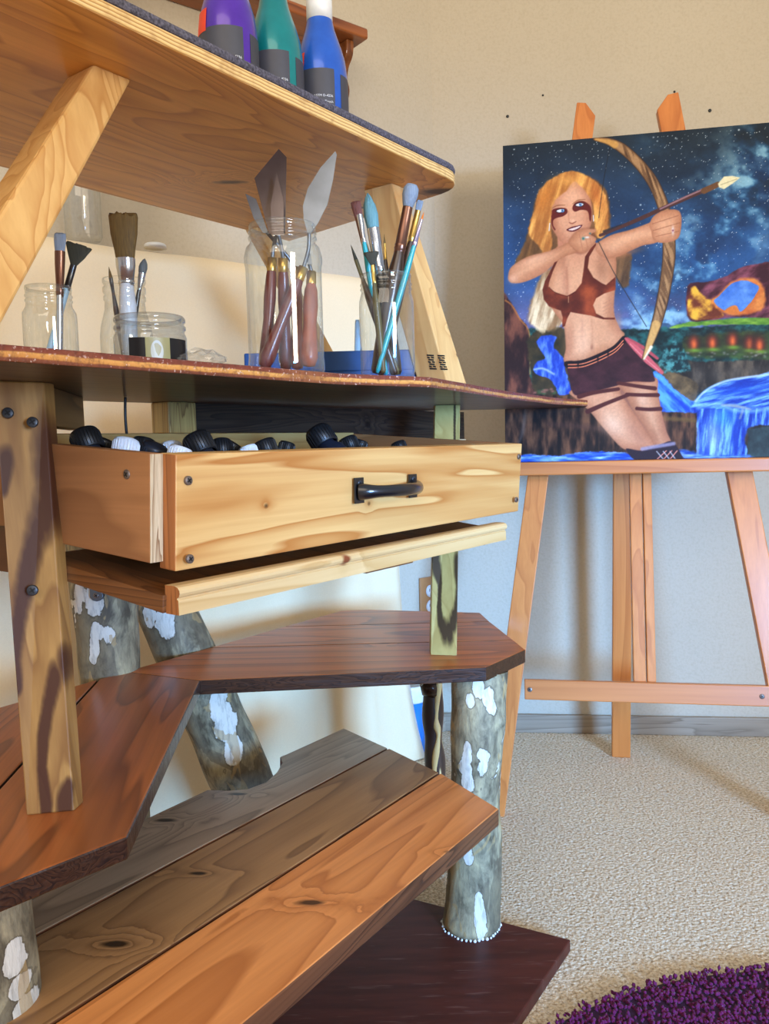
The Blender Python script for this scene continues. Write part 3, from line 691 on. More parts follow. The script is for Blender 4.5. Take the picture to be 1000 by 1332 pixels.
for a, b in zip(rows[:-1], rows[1:]):
    for i in range(len(a) - 1): fc.append((a[i], a[i + 1], b[i + 1], b[i]))
m.add(vs, fc, 0, True)
tag(centred(m.build('draped_cloth', clothmat())), 'cream cloth draped over the ledge behind the desk and hanging to the floor', 'cloth')
# glass vessel and white lid on the ledge
GL = glass('clear_glass'); GLF = glass('faint_glass', (.97, .975, .97, 1), .6)
gc = on_q(124, PC + .055, ztop + .006)
m = MB(); r_ = .034
m.lathe([(.0001, .004), (r_ * .9, .003), (r_, .010), (r_, .11), (r_ * 1.0, .13), (r_ * .8, .14), (r_ * .8, .16), (r_ * .84, .16), (r_ * .84, .165)], frame(gc, ZZ), 40)
tag(centred(m.build('glass_vessel', GLF)), 'clear glass vessel standing on the cloth behind the left shelf leg', 'glass')
lc_ = on_q(214, PC + .03, ztop + .006)
m = MB(); m.lathe([(.0001, .008), (.019, .008), (.0215, .006), (.022, 0), (.0001, 0)], frame(lc_, ZZ), 32)
tag(centred(m.build('jar_lid', WHT)), 'small white jar lid lying on the cloth ledge', 'lid')
# wall shelf
WSM = wood('wall_shelf_wood', (172, 100, 50), (104, 54, 24), ang=math.atan2(WU.y, WU.x), rings=8, rough=.35, coat=.3)
WSV = wood('wall_bracket_wood', (150, 90, 46), (92, 48, 22), vert=True, rings=8, rough=.35, coat=.3)
k0 = PL(479, 37, WN * (PW - .115), WN)
ws = thing('wall_shelf', 'small brown wooden wall shelf with scalloped bracket behind the paint bottles', 'wall shelf', V((k0.x, k0.y, k0.z)) - WU * .3 + WN * .115)
m = MB(); m.prism([k0, k0 + WN * .114, k0 + WN * .114 - WU * .62, k0 - WU * .62], (0, 0, -.024)); m.build('board', WSM, ws, bevel=.005, seg=3)
prof = catmull([(.088, 0), (.084, -.03), (.066, -.052), (.060, -.075), (.067, -.105), (.052, -.135), (.022, -.165)], 6, False)
for du in (.024, .555):
    m = MB(); o_ = k0 - WU * du + WN * .113 - ZZ * .0245
    pts = [o_] + [o_ - WN * p.x + ZZ * p.y for p in prof] + [o_ - ZZ * .168]
    m.prism(pts, WU * -.02); m.build('bracket', WSV, ws, bevel=.002)
# bucket with white lid
bq = on_q(523, PW - .062, 0); bcn = V((bq.x, bq.y, 0))
BLU = plain('blue_plastic', (34, 128, 220), .35)
bk_t = thing('bucket', 'blue plastic bucket with white lid standing behind the cloth and branch leg', 'bucket', bcn)
m = MB(); m.lathe([(.0001, 0), (.040, 0), (.042, .004), (.048, .152), (.045, .152), (.044, .14)], frame(bcn, ZZ), 40); m.build('pail', BLU, bk_t)
m = MB(); m.lathe([(.0001, .186), (.046, .186), (.050, .19), (.054, .19), (.0555, .186), (.0555, .150), (.053, .146), (.0485, .146)], frame(bcn, ZZ), 40); m.build('lid', WHT, bk_t)
# ------------------------------------------------------------------ things on the tabletop
def put(px, d): p = D(px, 500, d); return V((p.x, p.y, zt2))
def jar(c, prof, name, label, mat=GL, group=None):
    t = MB(); t.lathe(prof, frame(c, ZZ), 56)
    return tag(centred(t.build(name, mat)), label, 'jar', group)
def mason(r, h, neck=.84, nh=.022):
    z1 = h - nh; rn = r * neck; p = [(.0001, .004), (r * .55, .003), (r * .82, .0005), (r * .93, .002), (r, .010), (r, z1 - .016), (r * .985, z1 - .008), (rn * 1.02, z1 - .001), (rn, z1 + .002)]
    for k in range(2): zz = z1 + .004 + k * .0055; p += [(rn, zz), (rn * 1.035, zz + .0013), (rn * 1.035, zz + .0025), (rn, zz + .0038)]
    return p + [(rn, h - .0045), (rn * 1.02, h - .003), (rn * 1.015, h), (rn * .95, h), (rn * .94, h - .004)]
jA = put(70, .955); jB = put(168, 1.05); jC = put(198.5, .865); jK = put(374, .945); jP = put(505, 1.05)
jar(jA, mason(.0300, .108), 'glass_jar', 'small clear glass jar at the far left holding a fan brush')
jar(jB, [(.0001, .003), (.028, .001), (.0325, .006), (.0325, .062), (.031, .074), (.0255, .095), (.0245, .106), (.026, .108), (.026, .112), (.0245, .114), (.0265, .118), (.0265, .123), (.0245, .126), (.0265, .13), (.0265, .134), (.024, .134)], 'glass_jar', 'round shouldered glass bottle jar holding the wide brush, behind the short jar')
jar(jC, [(.0001, .003), (.034, .001), (.0372, .004), (.0375, .034), (.0365, .0375), (.0355, .0385), (.0355, .042), (.0368, .043), (.0368, .046), (.0352, .047), (.0352, .050), (.0366, .051), (.0366, .054), (.035, .0565), (.033, .0565), (.032, .051)], 'cosmetic_jar', 'short wide glass jar with black label, at the front of the tabletop', glass('smoked_glass', (.80, .82, .82, 1), 1.2))
jc_o = bpy.data.objects['cosmetic_jar']
LBK = plain('label_black', (12, 11, 14), .35); LGD = plain('label_gold', (150, 142, 92), .4); LPR = plain('label_portrait', (176, 176, 160), .4)
def wrap(c, r, a0, a1, z0, z1, n=20):
    vs = []; fs = []
    for i in range(n + 1):
        a = a0 + (a1 - a0) * i / n
        for z in (z0, z1): vs.append(c + V((r * math.cos(a), r * math.sin(a), z)))
    for i in range(n): fs.append((2 * i, 2 * i + 2, 2 * i + 3, 2 * i + 1))
    return vs, fs
front = math.atan2(-jC.y, -jC.x)
def aw(c, r, px): # angle on a round thing seen at a horizontal offset
    ...
m = MB(); m.add(*wrap(jC, .0378, front - .60, front + 1.20, .002, .030), 0, True); lbl = m.build('label', LBK, None)
lbl.parent = jc_o; lbl.data.transform(Matrix.Translation(-jC))
m = MB(); m.add(*wrap(jC, .0380, front - .14, front + .52, .002, .030, 10), 0, True); g = m.build('label_panel', LGD, None); g.parent = lbl; g.data.transform(Matrix.Translation(-jC))
m = MB(); vs = []; n_ = 24; cz = .016; ca_ = front + .16
for k in range(n_): t_ = 2 * math.pi * k / n_; a = ca_ + .17 * math.cos(t_); vs.append(jC + V((.0382 * math.cos(a), .0382 * math.sin(a), cz + .011 * math.sin(t_))))
m.add(vs, [list(range(n_))]); g2 = m.build('label_oval', LPR, None); g2.parent = lbl; g2.data.transform(Matrix.Translation(-jC))
jar(jK, [(.0001, .004), (.030, .003), (.041, .0005), (.0438, .004), (.0440, .012), (.0432, .020), (.0432, .120), (.0445, .126), (.0445, .132), (.042, .142), (.0375, .147), (.0370, .149), (.0370, .1505), (.0390, .152), (.0390, .154), (.0370, .1555), (.0370, .157), (.0388, .1585), (.0388, .160), (.0370, .162), (.0370, .164), (.0380, .165), (.0378, .168), (.0355, .168), (.035, .163)], 'glass_jar', 'largest clear glass jar, holding the palette knives')
jar(jP, mason(.0350, .1315, .91, .024), 'glass_jar', 'glass jar packed with thin paintbrushes, in front of the right shelf leg')
# --- brushes
def bristle(name, c, dark): 
    t = NT(name); o = t.obj(); n = t.noise(t.map(o, scale=(1, 1, .06)), 900, 2); t.set(t.mix(n, lin(dark), lin(c)), .75); t.bump(n, .5, .0006); return t.mat
B_BLUE = bristle('blue_grey_bristle', (152, 168, 186), (92, 108, 128)); B_DARK = bristle('dark_bristle', (66, 66, 50), (30, 32, 26)); B_HOG = bristle('hog_bristle', (134, 104, 48), (50, 40, 22))
B_TEAL = bristle('teal_bristle', (124, 178, 186), (70, 118, 130)); B_RED = bristle('red_dark_bristle', (140, 84, 72), (72, 44, 44)); B_ORG = bristle('orange_bristle', (236, 136, 44), (190, 96, 24)); B_GREY = bristle('grey_bristle', (120, 126, 124), (66, 70, 70))
SILV = plain('silver_ferrule', (196, 200, 206), .22, .9); COPP = plain('copper_ferrule', (122, 86, 70), .28, .8); GOLD = plain('gold_ferrule', (206, 170, 90), .28, .85); LIL = plain('lilac_ferrule', (176, 168, 196), .25, .8)
H_DARK = plain('dark_brown_handle', (58, 38, 26), .35, 0, .4); H_TEAL = plain('teal_handle', (22, 160, 170), .3, 0, .5); H_BLK = plain('black_handle', (22, 22, 24), .3, 0, .4); H_WHT = plain('white_handle', (226, 230, 234), .35); H_PALE = plain('pale_blue_handle', (176, 208, 222), .35); H_OLV = plain('olive_handle', (96, 84, 46), .4)
def paintbrush(label, tip, butt, wl, shape, bm_, fm_, hm_, group='paintbrushes standing in the jars'):
    """wl: (bristle length, bristle width, ferrule length, ferrule width, handle width)"""
    lb, wb, lf_, wf_, wh = wl
    tip = V(tip); butt = V(butt); ax = (butt - tip); L = ax.length; ax.normalize()
    side = ax.cross(V((0, -1, 0)) if abs(ax.y) < .9 else V((1, 0, 0))).normalized()       # flat side shown to the viewer
    base = butt
    root = thing('paintbrush', label, 'paintbrush', base, group)
    def M(o): return frame(o, ax, side)
    fl = {'flat': .35, 'fan': .18}.get(shape, 1.0)
    P = {'flat': [(.30, 0), (.5, .04), (.52, .3), (.48, .7), (.42, 1)], 'round': [(.03, 0), (.22, .12), (.42, .35), (.5, .62), (.42, 1)],
         'mop': [(.06, 0), (.34, .06), (.48, .22), (.5, .5), (.36, .9), (.3, 1)], 'fan': [(.46, 0), (.5, .06), (.34, .5), (.12, 1)], 'wide': [(.46, 0), (.5, .04), (.46, .4), (.36, .8), (.32, 1)], 'point': [(.02, 0), (.3, .5), (.5, 1)]}[shape]
    if shape == 'wide': fl = .45
    m = MB(); n = 36
    pr = [(.0001, P[0][1] * lb)] + [(r * wb, h * lb) for r, h in P]
    m.lathe(pr, M(tip), n, 0, True, fl)
    if shape in ('flat', 'fan', 'wide', 'round'):                      # ragged hair tips
        for i, v in enumerate(m.v):
            h = (V(v) - tip).dot(ax)
            if h < lb * .5: m.v[i] = tuple(V(v) + ax * random.uniform(-.06, .06) * lb)
    m.build('bristles', bm_, root)
    m = MB(); re = P[-1][0] * wb * 1.05
    m.lathe([(re, 0), (re * .9 + wf_ * .05, lf_ * .25), (wf_ * .5, lf_ * .8), (wf_ * .56, lf_ * .82), (wf_ * .5, lf_ * .85), (wf_ * .56, lf_ * .9), (wf_ * .5, lf_ * .92), (wf_ * .5, lf_)], M(tip + ax * lb), 20, 0, True, .5 if fl < 1 and lf_ < .03 else .85)
    m.build('ferrule', fm_, root)
    m = MB(); lh = L - lb - lf_
    m.lathe([(wf_ * .46, -.002), (wh * .5, lh * .18), (wh * .52, lh * .3), (wh * .46, lh * .75), (wh * .38, lh * .97), (wh * .25, lh), (.0001, lh)], M(tip + ax * (lb + lf_)), 16)
    m.build('handle', hm_, root)
    return root
G = 'paintbrushes standing in the jars'
def bt(c, dx, dy): return c + V((dx, dy, .007))
k_ = .91e-3
paintbrush('flat brush with blue grey bristles in the leftmost jar', D(78, 304, .955), bt(jA, .008, -.002), (.020, .0135, .052, .0085, .008), 'flat', B_BLUE, COPP, SILV)
paintbrush('dark fan brush in the leftmost jar', D(103, 319, .965), bt(jA, -.016, .006), (.024, .031, .030, .008, .0075), 'fan', B_DARK, H_BLK, H_PALE)
k_ = 1e-3
paintbrush('wide flat brush with dark hog bristles and white handle', D(160, 280, 1.05), bt(jB, .004, -.002), (.054, .037, .034, .019, .021), 'wide', B_HOG, SILV, H_WHT)
paintbrush('thin dark pointed brush left of the wide brush', D(141.5, 347, 1.055), bt(jB, -.004, .010), (.014, .005, .020, .004, .007), 'point', B_HOG, H_BLK, H_DARK)
paintbrush('small grey filbert brush right of the wide brush', D(188, 337, 1.06), bt(jB, -.010, .008), (.018, .011, .024, .0055, .007), 'round', B_GREY, SILV, H_BLK)
paintbrush('brush with reddish black tip and brown ferrule, leftmost tall one of the packed jar', D(460, 263, 1.065), bt(jP, .012, .012), (.020, .0085, .034, .0075, .012), 'flat', B_RED, COPP, H_OLV)
paintbrush('brush with dark red tip, silver ferrule and teal handle', D(464.5, 262, 1.045), bt(jP, -.002, .012), (.016, .0085, .036, .006, .0085), 'flat', B_RED, SILV, H_TEAL)
paintbrush('large round brush with teal bristles and long silver ferrule', D(478, 253, 1.058), bt(jP, .012, .016), (.042, .0185, .060, .015, .018), 'round', B_TEAL, SILV, H_BLK)
paintbrush('small dark fan brush on a gold ferrule, in the packed jar', D(482.5, 328, 1.03), bt(jP, -.006, -.018), (.016, .019, .024, .0048, .009), 'fan', B_DARK, GOLD, H_OLV)
paintbrush('thin dark brush leaning farthest left out of the packed jar', D(456, 318, 1.05), bt(jP, .010, .008), (.020, .005, .026, .005, .010), 'point', B_DARK, H_OLV, H_DARK)
paintbrush('very thin gold liner brush in the middle of the packed jar', D(499.5, 304, 1.06), bt(jP, .006, .016), (.012, .003, .022, .004, .010), 'point', B_HOG, GOLD, H_DARK)
paintbrush('fluffy blue grey mop brush with copper ferrule and dark handle', D(536, 239, 1.04), bt(jP, -.015, -.010), (.029, .020, .058, .014, .020), 'mop', B_BLUE, COPP, H_DARK)
paintbrush('flat brush with pale blue tip and gold ferrule', D(546.5, 261, 1.066), bt(jP, -.010, .014), (.013, .0085, .042, .008, .014), 'flat', B_BLUE, GOLD, H_DARK)
paintbrush('thin round brush with orange tip and teal handle', D(551.5, 275, 1.035), bt(jP, -.014, -.020), (.010, .003, .036, .0065, .0078), 'point', B_ORG, LIL, H_TEAL)
# --- palette knives
STL = plain('steel_blade', (124, 130, 138), .38, .85, None, .12, 30); STD = plain('dull_blade', (108, 96, 92), .38, .75, None, .15, 30)
KH = plain('maroon_handle', (110, 44, 38), .4, 0, .35, .12); KH2 = plain('worn_maroon_handle', (164, 88, 62), .4, 0, .3, .15)
def knife(label, blade, d, neck, hbut, hm_, bm_, hw=.017):
    root = thing('palette_knife', label, 'palette knife', V((hbut.x, hbut.y, hbut.z)), 'palette knives in the large jar')
    m = MB(); m.prism([D(x, y, d + (302 - y) * .00018) for x, y in blade], (0, -.0009, 0)); m.build('blade', bm_, root)
    pts = [D(x, y, d + dd) for x, y, dd in neck]; m = MB(); m.tube(catmull(pts, 6, False), [.0022] * (6 * (len(pts) - 1) + 1), 10); m.build('neck', STL, root)
    tp = pts[-1]; ax = hbut - tp; L = ax.length; fr_ = frame(tp, ax)
    m = MB(); m.lathe([(.0001, -.002), (.0055, -.002), (.0058, .012), (.0052, .014)], fr_, 20); m.build('ferrule', GOLD, root)
    m = MB(); m.lathe([(.0052, .012), (hw * .36, .02), (hw * .42, L * .35), (hw * .36, L * .55), (hw * .46, L * .78), (hw * .5, L * .9), (hw * .36, L * .98), (.0001, L)], fr_, 24); m.build('handle', hm_, root)
    return root
kb = lambda dx, dy: jK + V((dx, dy, .007))
knife('palette knife with a broad dark trapezoid blade', [(362.6, 194), (372.8, 205), (371, 304), (350, 304), (331, 232)], .95, [(360, 303, 0), (356, 320, .006), (354, 338, .006)], kb(-.026, .006), KH, STD)
knife('palette knife with a slim dark pointed blade, in front of the broad one', [(360, 225), (369, 262), (369, 306), (354, 306), (352, 268)], .936, [(362, 305, 0), (366, 322, .006), (368, 338, .01)], kb(-.004, .022), KH, STD)
knife('palette knife with a short bright blade, leftmost in the large jar', [(319, 252), (333, 259), (349, 303), (342, 303), (330, 284)], .955, [(347, 302, 0), (375, 335, .016), (385, 350, .018)], kb(.010, .020), KH2, STL)
knife('palette knife with a pale leaf shaped blade', [(436, 197), (438, 201), (433, 235), (426, 266), (414, 290), (404, 304), (400, 304), (395, 285), (394, 268), (400, 246), (417, 218)], .945, [(402, 303, 0), (401, 325, .0), (394, 350, -.004)], kb(-.026, -.012), KH, STL, .018)
m = knife('palette knife sunk in the large jar with only its worn handle showing', [(398, 330), (404, 330), (406, 344), (400, 344)], .952, [(402, 343, 0), (404, 350, 0), (405, 356, 0)], kb(.026, -.012), KH2, STL, .021)
# --- blue box, white tube, crumpled bag, cord
BBX = plain('blue_card', (24, 78, 140), .55)
x0 = D(319, 470, 1.19); x1 = D(541, 470, 1.19)
bx = thing('blue_box', 'flat blue box lying behind the jars at the back of the tabletop', 'box', V(((x0.x + x1.x) / 2, 1.24, zt2)))
m = MB(); hB = D(430, 457, 1.19).z - zt2; m.box(V((x0.x, 1.19, zt2)), V((x1.x - x0.x, 0, 0)), V((0, .105, 0)), V((0, 0, hB * .8))); m.build('tray', BBX, bx, bevel=.002)
m = MB(); m.box(V((x0.x - .0015, 1.1885, zt2 + hB * .45)), V((x1.x - x0.x + .003, 0, 0)), V((0, .108, 0)), V((0, 0, hB * .55))); m.build('lid', BBX, bx, bevel=.002)
m = MB(); m.box(V((x1.x - .0005, 1.1875, zt2 + .0005)), V((.0028, 0, 0)), V((0, .110, 0)), V((0, 0, hB * .92))); m.build('end_strip', plain('dark_card', (60, 58, 66), .6), bx)
tcn = put(467, 1.31)
m = MB(); tz = D(467, 416, 1.31).z - zt2; m.lathe([(.0001, 0), (.0070, 0), (.0066, tz * .5), (.0040, tz * .96), (.003, tz), (.0001, tz)], frame(tcn, ZZ), 20, flat=.8)
tag(centred(m.build('white_tube', H_PALE)), 'slim whitish tube standing behind the blue box', 'tube')
m = MB(); cb_ = put(263, .83); 
bmx = bmesh.new(); bmesh.ops.create_icosphere(bmx, subdivisions=3, radius=1)
m.add([cb_ + V((v.co.x * .024 * (1 + .35 * mnoise.noise(v.co * 2.5)), v.co.y * .02 * (1 + .3 * mnoise.noise(v.co * 3)), .0075 + max(-.0075, v.co.z * .0095 * (1 + .6 * mnoise.noise(v.co * 4 + V((4, 0, 0))))))) for v in bmx.verts], [[v.index for v in f.verts] for f in bmx.faces]); bmx.free()
tag(centred(m.build('plastic_wrap', GLF)), 'crumpled scrap of clear plastic lying right of the short jar', 'plastic wrap')
cd = V((on_p(166, .90, 0).x, on_p(166, .90, 0).y, 0))
m = MB(); m.tube(catmull([cd + ZZ * (zt - .0005), cd + V((-.001, 0, .84)), cd + V((.001, .01, .77)), cd + V((0, .0, .70))], 10, False), [.0019] * 31, 8)
tag(centred(m.build('cord', BLK)), 'thin black cord hanging from the underside of the tabletop behind the drawer', 'cord')
# ------------------------------------------------------------------ big paint bottles on the top shelf
zm = zs + .0237
def text_mesh(body, size):
    cu = bpy.data.curves.new('t', 'FONT'); cu.body = body; cu.size = size; cu.align_x = 'RIGHT'; cu.resolution_u = 2
    ob = bpy.data.objects.new('t', cu); C.objects.link(ob); dg = bpy.context.evaluated_depsgraph_get(); me = bpy.data.meshes.new_from_object(ob.evaluated_get(dg))
    vs = [tuple(v.co) for v in me.vertices]; fs = [tuple(p.vertices) for p in me.polygons]
    bpy.data.objects.remove(ob); bpy.data.curves.remove(cu); bpy.data.meshes.remove(me); return vs, fs
LGY = plain('bottle_label_grey', (64, 64, 72), .5); STK = plain('red_sticker', (246, 70, 34), .5); TXT = plain('label_print', (226, 228, 232), .5)
def metallic(name, a, b):
    t = NT(name); n = t.noise(t.obj(), 24, 4, .6); t.set(t.mix(n, lin(a), lin(b)), .28, .25, .5, .08); return t.mat
def paint_bottle(label, px, d, dark, light, labz, sticker, seed):
    c = D(px, 90, d); c = V((c.x, c.y, zm)); r = .0360
    b = thing('paint_bottle', label, 'paint bottle', c, 'paint bottles on the top shelf')
    prof = [(.0001, .001), (r * .9, 0), (r, .004), (r, .104), (.0352, .118), (.0330, .136), (.0285, .152), (.0240, .165), (.0200, .177), (.0172, .190), (.0165, .202)]
    def rad(z):
        for (ra, za), (rb, zb_) in zip(prof[1:-1], prof[2:]):
            if za <= z <= zb_: return ra + (rb - ra) * (z - za) / (zb_ - za)
        return r
    m = MB(); m.lathe(prof, frame(c, ZZ), 56); m.build('body', metallic('bottle_' + label.split()[0], dark, light), b)
    m = MB(); m.lathe([(.0160, .189), (.0176, .189), (.0176, .216), (.0160, .218), (.0130, .232), (.0075, .246), (.0045, .256), (.0001, .256)], frame(c, ZZ), 40); m.build('cap', WHT, b)
    f = math.atan2(-c.y, -c.x)
    def patch(a0, a1, z0, z1, mat, name, off, par):
        vs = []; fs = []; nz, na = 8, 18
        for j in range(nz + 1):
            z = z0 + (z1 - z0) * j / nz
            for i in range(na + 1):
                a = f + a0 + (a1 - a0) * i / na; rr = rad(z) + off; vs.append(c + V((rr * math.cos(a), rr * math.sin(a), z)))
        for j in range(nz):
            for i in range(na): fs.append((j * (na + 1) + i, j * (na + 1) + i + 1, (j + 1) * (na + 1) + i + 1, (j + 1) * (na + 1) + i))
        m = MB(); m.add(vs, fs, 0, True); return m.build(name, mat, par)
    lo = patch(-1.45, .50, .012, labz, LGY, 'label', .0004, b)
    patch(.78, 2.2, .012, labz - .004, LGY, 'label', .0004, b)
    for row, (body, dz) in enumerate((("Conforms to ASTM D-4236", .037), ("Master's Touch", .0445))):
        vs, fs = text_mesh(body, .0044); out = []
        for (x, y, z) in vs:
            a = f + .42 + x / r; rr = r + .0009; out.append(c + V((rr * math.cos(a), rr * math.sin(a), labz - dz + y)))
        m = MB(); m.add(out, fs); m.build('print', TXT, lo)['label'] = 'small white safety line printed on the label'
    if sticker: patch(-1.50 + .28 * (seed == 3), -.80 + .1 * (seed == 3), labz - .003, labz + .024, STK, 'sticker', .0006, b)['label'] = 'red orange sticker'
    return b
paint_bottle('violet paint bottle with grey label, the leftmost of the three', 298.5, 1.03, (56, 18, 118), (100, 48, 186), .112, True, 1)
paint_bottle('teal green paint bottle with grey label, between the violet and the blue one', 358.5, 1.092, (0, 98, 100), (8, 146, 142), .112, False, 2)
paint_bottle('blue paint bottle with white cap, the rightmost of the three', 417.5, 1.149, (18, 60, 150), (44, 110, 214), .114, True, 3)
# ------------------------------------------------------------------ small paint bottles in the drawer
CAPB = plain('black_cap', (22, 22, 24), .45); CAPW = plain('white_cap', (226, 230, 236), .4); BODD = plain('charcoal_bottle', (44, 46, 54), .4); BODN = plain('navy_black_bottle', (30, 36, 52), .4); BODG = plain('slate_bottle', (84, 92, 108), .4)
def craft(label, px, py, b, lean, yaw, capm, bodm, sc_=1.0):
    """lies tipped on the drawer floor with its cap up; (px,py) cap top"""
    p = pdr + b; q = VP_(px, py, p)
    fl_ = A + b_ * b + w_ * -.077 * K; flz = fl_.z + .0
    L = .092 * sc_; rb = .0165 * sc_; rc = .0135 * sc_
    hgt = q.z - flz
    sn = min(.93, max(.25, (hgt - rb * .8) / (L * .96)))
    el = math.asin(sn); a = V((math.cos(yaw) * math.cos(el), math.sin(yaw) * math.cos(el), math.sin(el)))
    base = q - a * (L - .004)
    t = thing('paint_pot', label, 'paint bottle', base, 'small paint bottles in the drawer'); F_ = frame(base, a)
    m = MB(); m.lathe([(.0001, 0), (rb * .92, 0), (rb, .003), (rb, L * .58), (rb * .92, L * .66), (rb * .6, L * .73), (rb * .55, L * .78)], F_, 28); m.build('body', bodm, t)
    m = MB(); pr = [(rc * .9, L * .735), (rc, L * .74), (rc, L * .93), (rc * .92, L * .955), (rc * .5, L * .965), (.0001, L * .965)]
    m.lathe(pr, F_, 28)
    for k in range(28):
        an = 2 * math.pi * k / 28; M4 = F_ @ Matrix.Rotation(an, 4, 'Z'); o = [M4 @ V(v) for v in ((rc * .98, -.0006, L * .75), (rc * 1.05, 0, L * .75), (rc * .98, .0006, L * .75), (rc * .98, -.0006, L * .92), (rc * 1.05, 0, L * .92), (rc * .98, .0006, L * .92))]
        m.add(o, [(0, 1, 4, 3), (1, 2, 5, 4)])
    m.build('cap', capm, t); return t
for a in (('black capped bottle at the left end of the drawer', 108, 562, .19, 0, 2.5, CAPB, BODD, 1.15), ('black bottle lying behind the left drawer side', 134, 570, .20, 0, .4, CAPB, BODD, 1.0),
          ('bottle with white ridged cap nearest the drawer side', 165, 573, .14, 0, 1.3, CAPW, BODD, 1.0), ('black capped bottle right of the white ridged cap', 188, 572, .19, 0, 1.2, CAPB, BODD, .95), ('dark bottle leaning right, left of the two white caps', 203, 579, .13, 0, -.4, BODD, BODD, 1.0),
          ('white capped bottle, left one of the white pair', 222, 578, .155, 0, 2.0, CAPW, BODD, .9), ('white capped bottle, right one of the white pair', 236, 583, .085, 0, .7, CAPW, BODG, .9),
          ('large black capped bottle leaning left, right of the white pair', 253, 567, .11, 0, 2.6, CAPB, BODD, 1.15), ('black capped bottle standing left of the drawer middle', 287, 575, .16, 0, 1.9, CAPB, BODN, 1.0),
          ('slate bottle lying low beside a black cap', 304, 576, .20, 0, .3, CAPB, BODG, 1.0), ('pale topped bottle lying low in the drawer', 321, 582, .11, 0, 2.8, CAPW, BODN, .8),
          ('black capped bottle with a navy body leaning left', 342, 574, .12, 0, 2.7, CAPB, BODN, 1.0), ('small dark bottle in the drawer middle', 374, 577, .16, 0, .8, CAPB, BODD, .8),
          ('tallest black capped bottle, rising highest above the drawer front', 411, 559, .13, 0, 2.5, CAPB, BODN, 1.3), ('black capped bottle right of the tallest one', 451, 570, .17, 0, 2.6, CAPB, BODN, 1.0),
          ('small black capped bottle left of the drawer handle end', 470, 574, .18, 0, .5, CAPB, BODD, .8), ('black and white capped bottle farthest right in the drawer', 517, 576, .17, 0, 2.5, CAPB, BODG, .9)):
    craft(*a)
# ------------------------------------------------------------------ easel
YW, LN = .175, math.radians(10)
E_ = V((math.cos(YW), -math.sin(YW), 0)); EB = V((math.sin(YW), math.cos(YW), 0))
EN = V((-EB.x * math.cos(LN), -EB.y * math.cos(LN), math.sin(LN))); EV = V((EB.x * math.sin(LN), EB.y * math.sin(LN), math.cos(LN)))
EP0 = Z(650, 1062, 0)
def EZ(px, py, off=0): return PL(px, py, EP0 + EN * off, EN)
ez = thing('easel', 'wooden A-frame studio easel standing before the wall', 'easel', V((.57, 1.8, 0)))
EW = wood('easel_wood', (226, 142, 70), (182, 100, 42), vert=True, rings=5, across=9, along=.7, rough=.4, coat=.25, seed=3.3, contrast=.6, fine=.3)
EH = wood('easel_bar_wood', (218, 138, 74), (176, 98, 46), ang=math.atan2(E_.y, E_.x), rings=6, across=9, along=.7, rough=.4, coat=.25, seed=1.3, contrast=.6, fine=.3)
def slat(a, b, w, t, mat, name, cut=None):
    """board from a to b in the easel plane, w wide, t deep (backwards)"""
    ax = (b - a).normalized(); sd = ax.cross(EN).normalized(); sd = sd if sd.dot(E_) > 0 else -sd
    m = MB(); top = [b - sd * w * .5, b + sd * w * .5] if cut is None else cut(b, sd, ax, w)
    pts = [a - sd * w * .5, a + sd * w * .5] + list(reversed(top))
    m.prism(pts, EN * -t); return m.build(name, mat, ez, bevel=.002)
def to_floor(p, q):
    """extend q->p down to the floor"""
    d = (p - q); return q + d * (q.z / -d.z)
cutL = lambda b, sd, ax, w: [b - sd * w * .5, b - sd * w * .05, b + sd * w * .5 - ax * .030]
cutR = lambda b, sd, ax, w: [b - sd * w * .5 - ax * .030, b + sd * w * .05, b + sd * w * .5]
t1 = EZ(757, 181); f1 = EZ(699, 625); fl1 = to_floor(f1, t1); tp1 = EZ(765.5, 134)
slat(fl1, t1 + (t1 - fl1).normalized() * .088, .0455, .020, EW, 'leg', cutL)
t2_ = EZ(876, 170); f2 = EZ(963, 618); fl2 = to_floor(f2, t2_)
slat(fl2, t2_ + (t2_ - fl2).normalized() * .088, .052, .020, EW, 'leg', cutR)
# lower crossbar
c0 = EZ(682, 884); c1_ = EZ(1024, 894); ch = (EZ(690, 910) - EZ(690, 884)).length
xb = MB(); up_ = EV
c0b = c0 + E_ * (c1_ - c0).dot(E_)
xb.prism([c0, c0b, c0b - EV * ch, c0 - EV * ch], EN * -.02); xbo = xb.build('crossbar', EH, ez, bevel=.002)
for (x, y) in ((689, 897), (991, 906)): screw(EZ(x, y, .0004), EN, xbo, .0052)
# tray that carries the painting
d0 = EZ(640, 602.5, .062); d1 = EZ(1040, 600, .062); th_ = (EZ(700, 603, .062) - EZ(700, 620, .062)).length
d1 = d0 + E_ * (d1 - d0).dot(E_)
hz = V((EB.x, EB.y, 0))
tr = MB(); tr.prism([d0, d1, d1 + hz * .075, d0 + hz * .075], (0, 0, -th_)); tr.build('tray', EH, ez, bevel=.003)
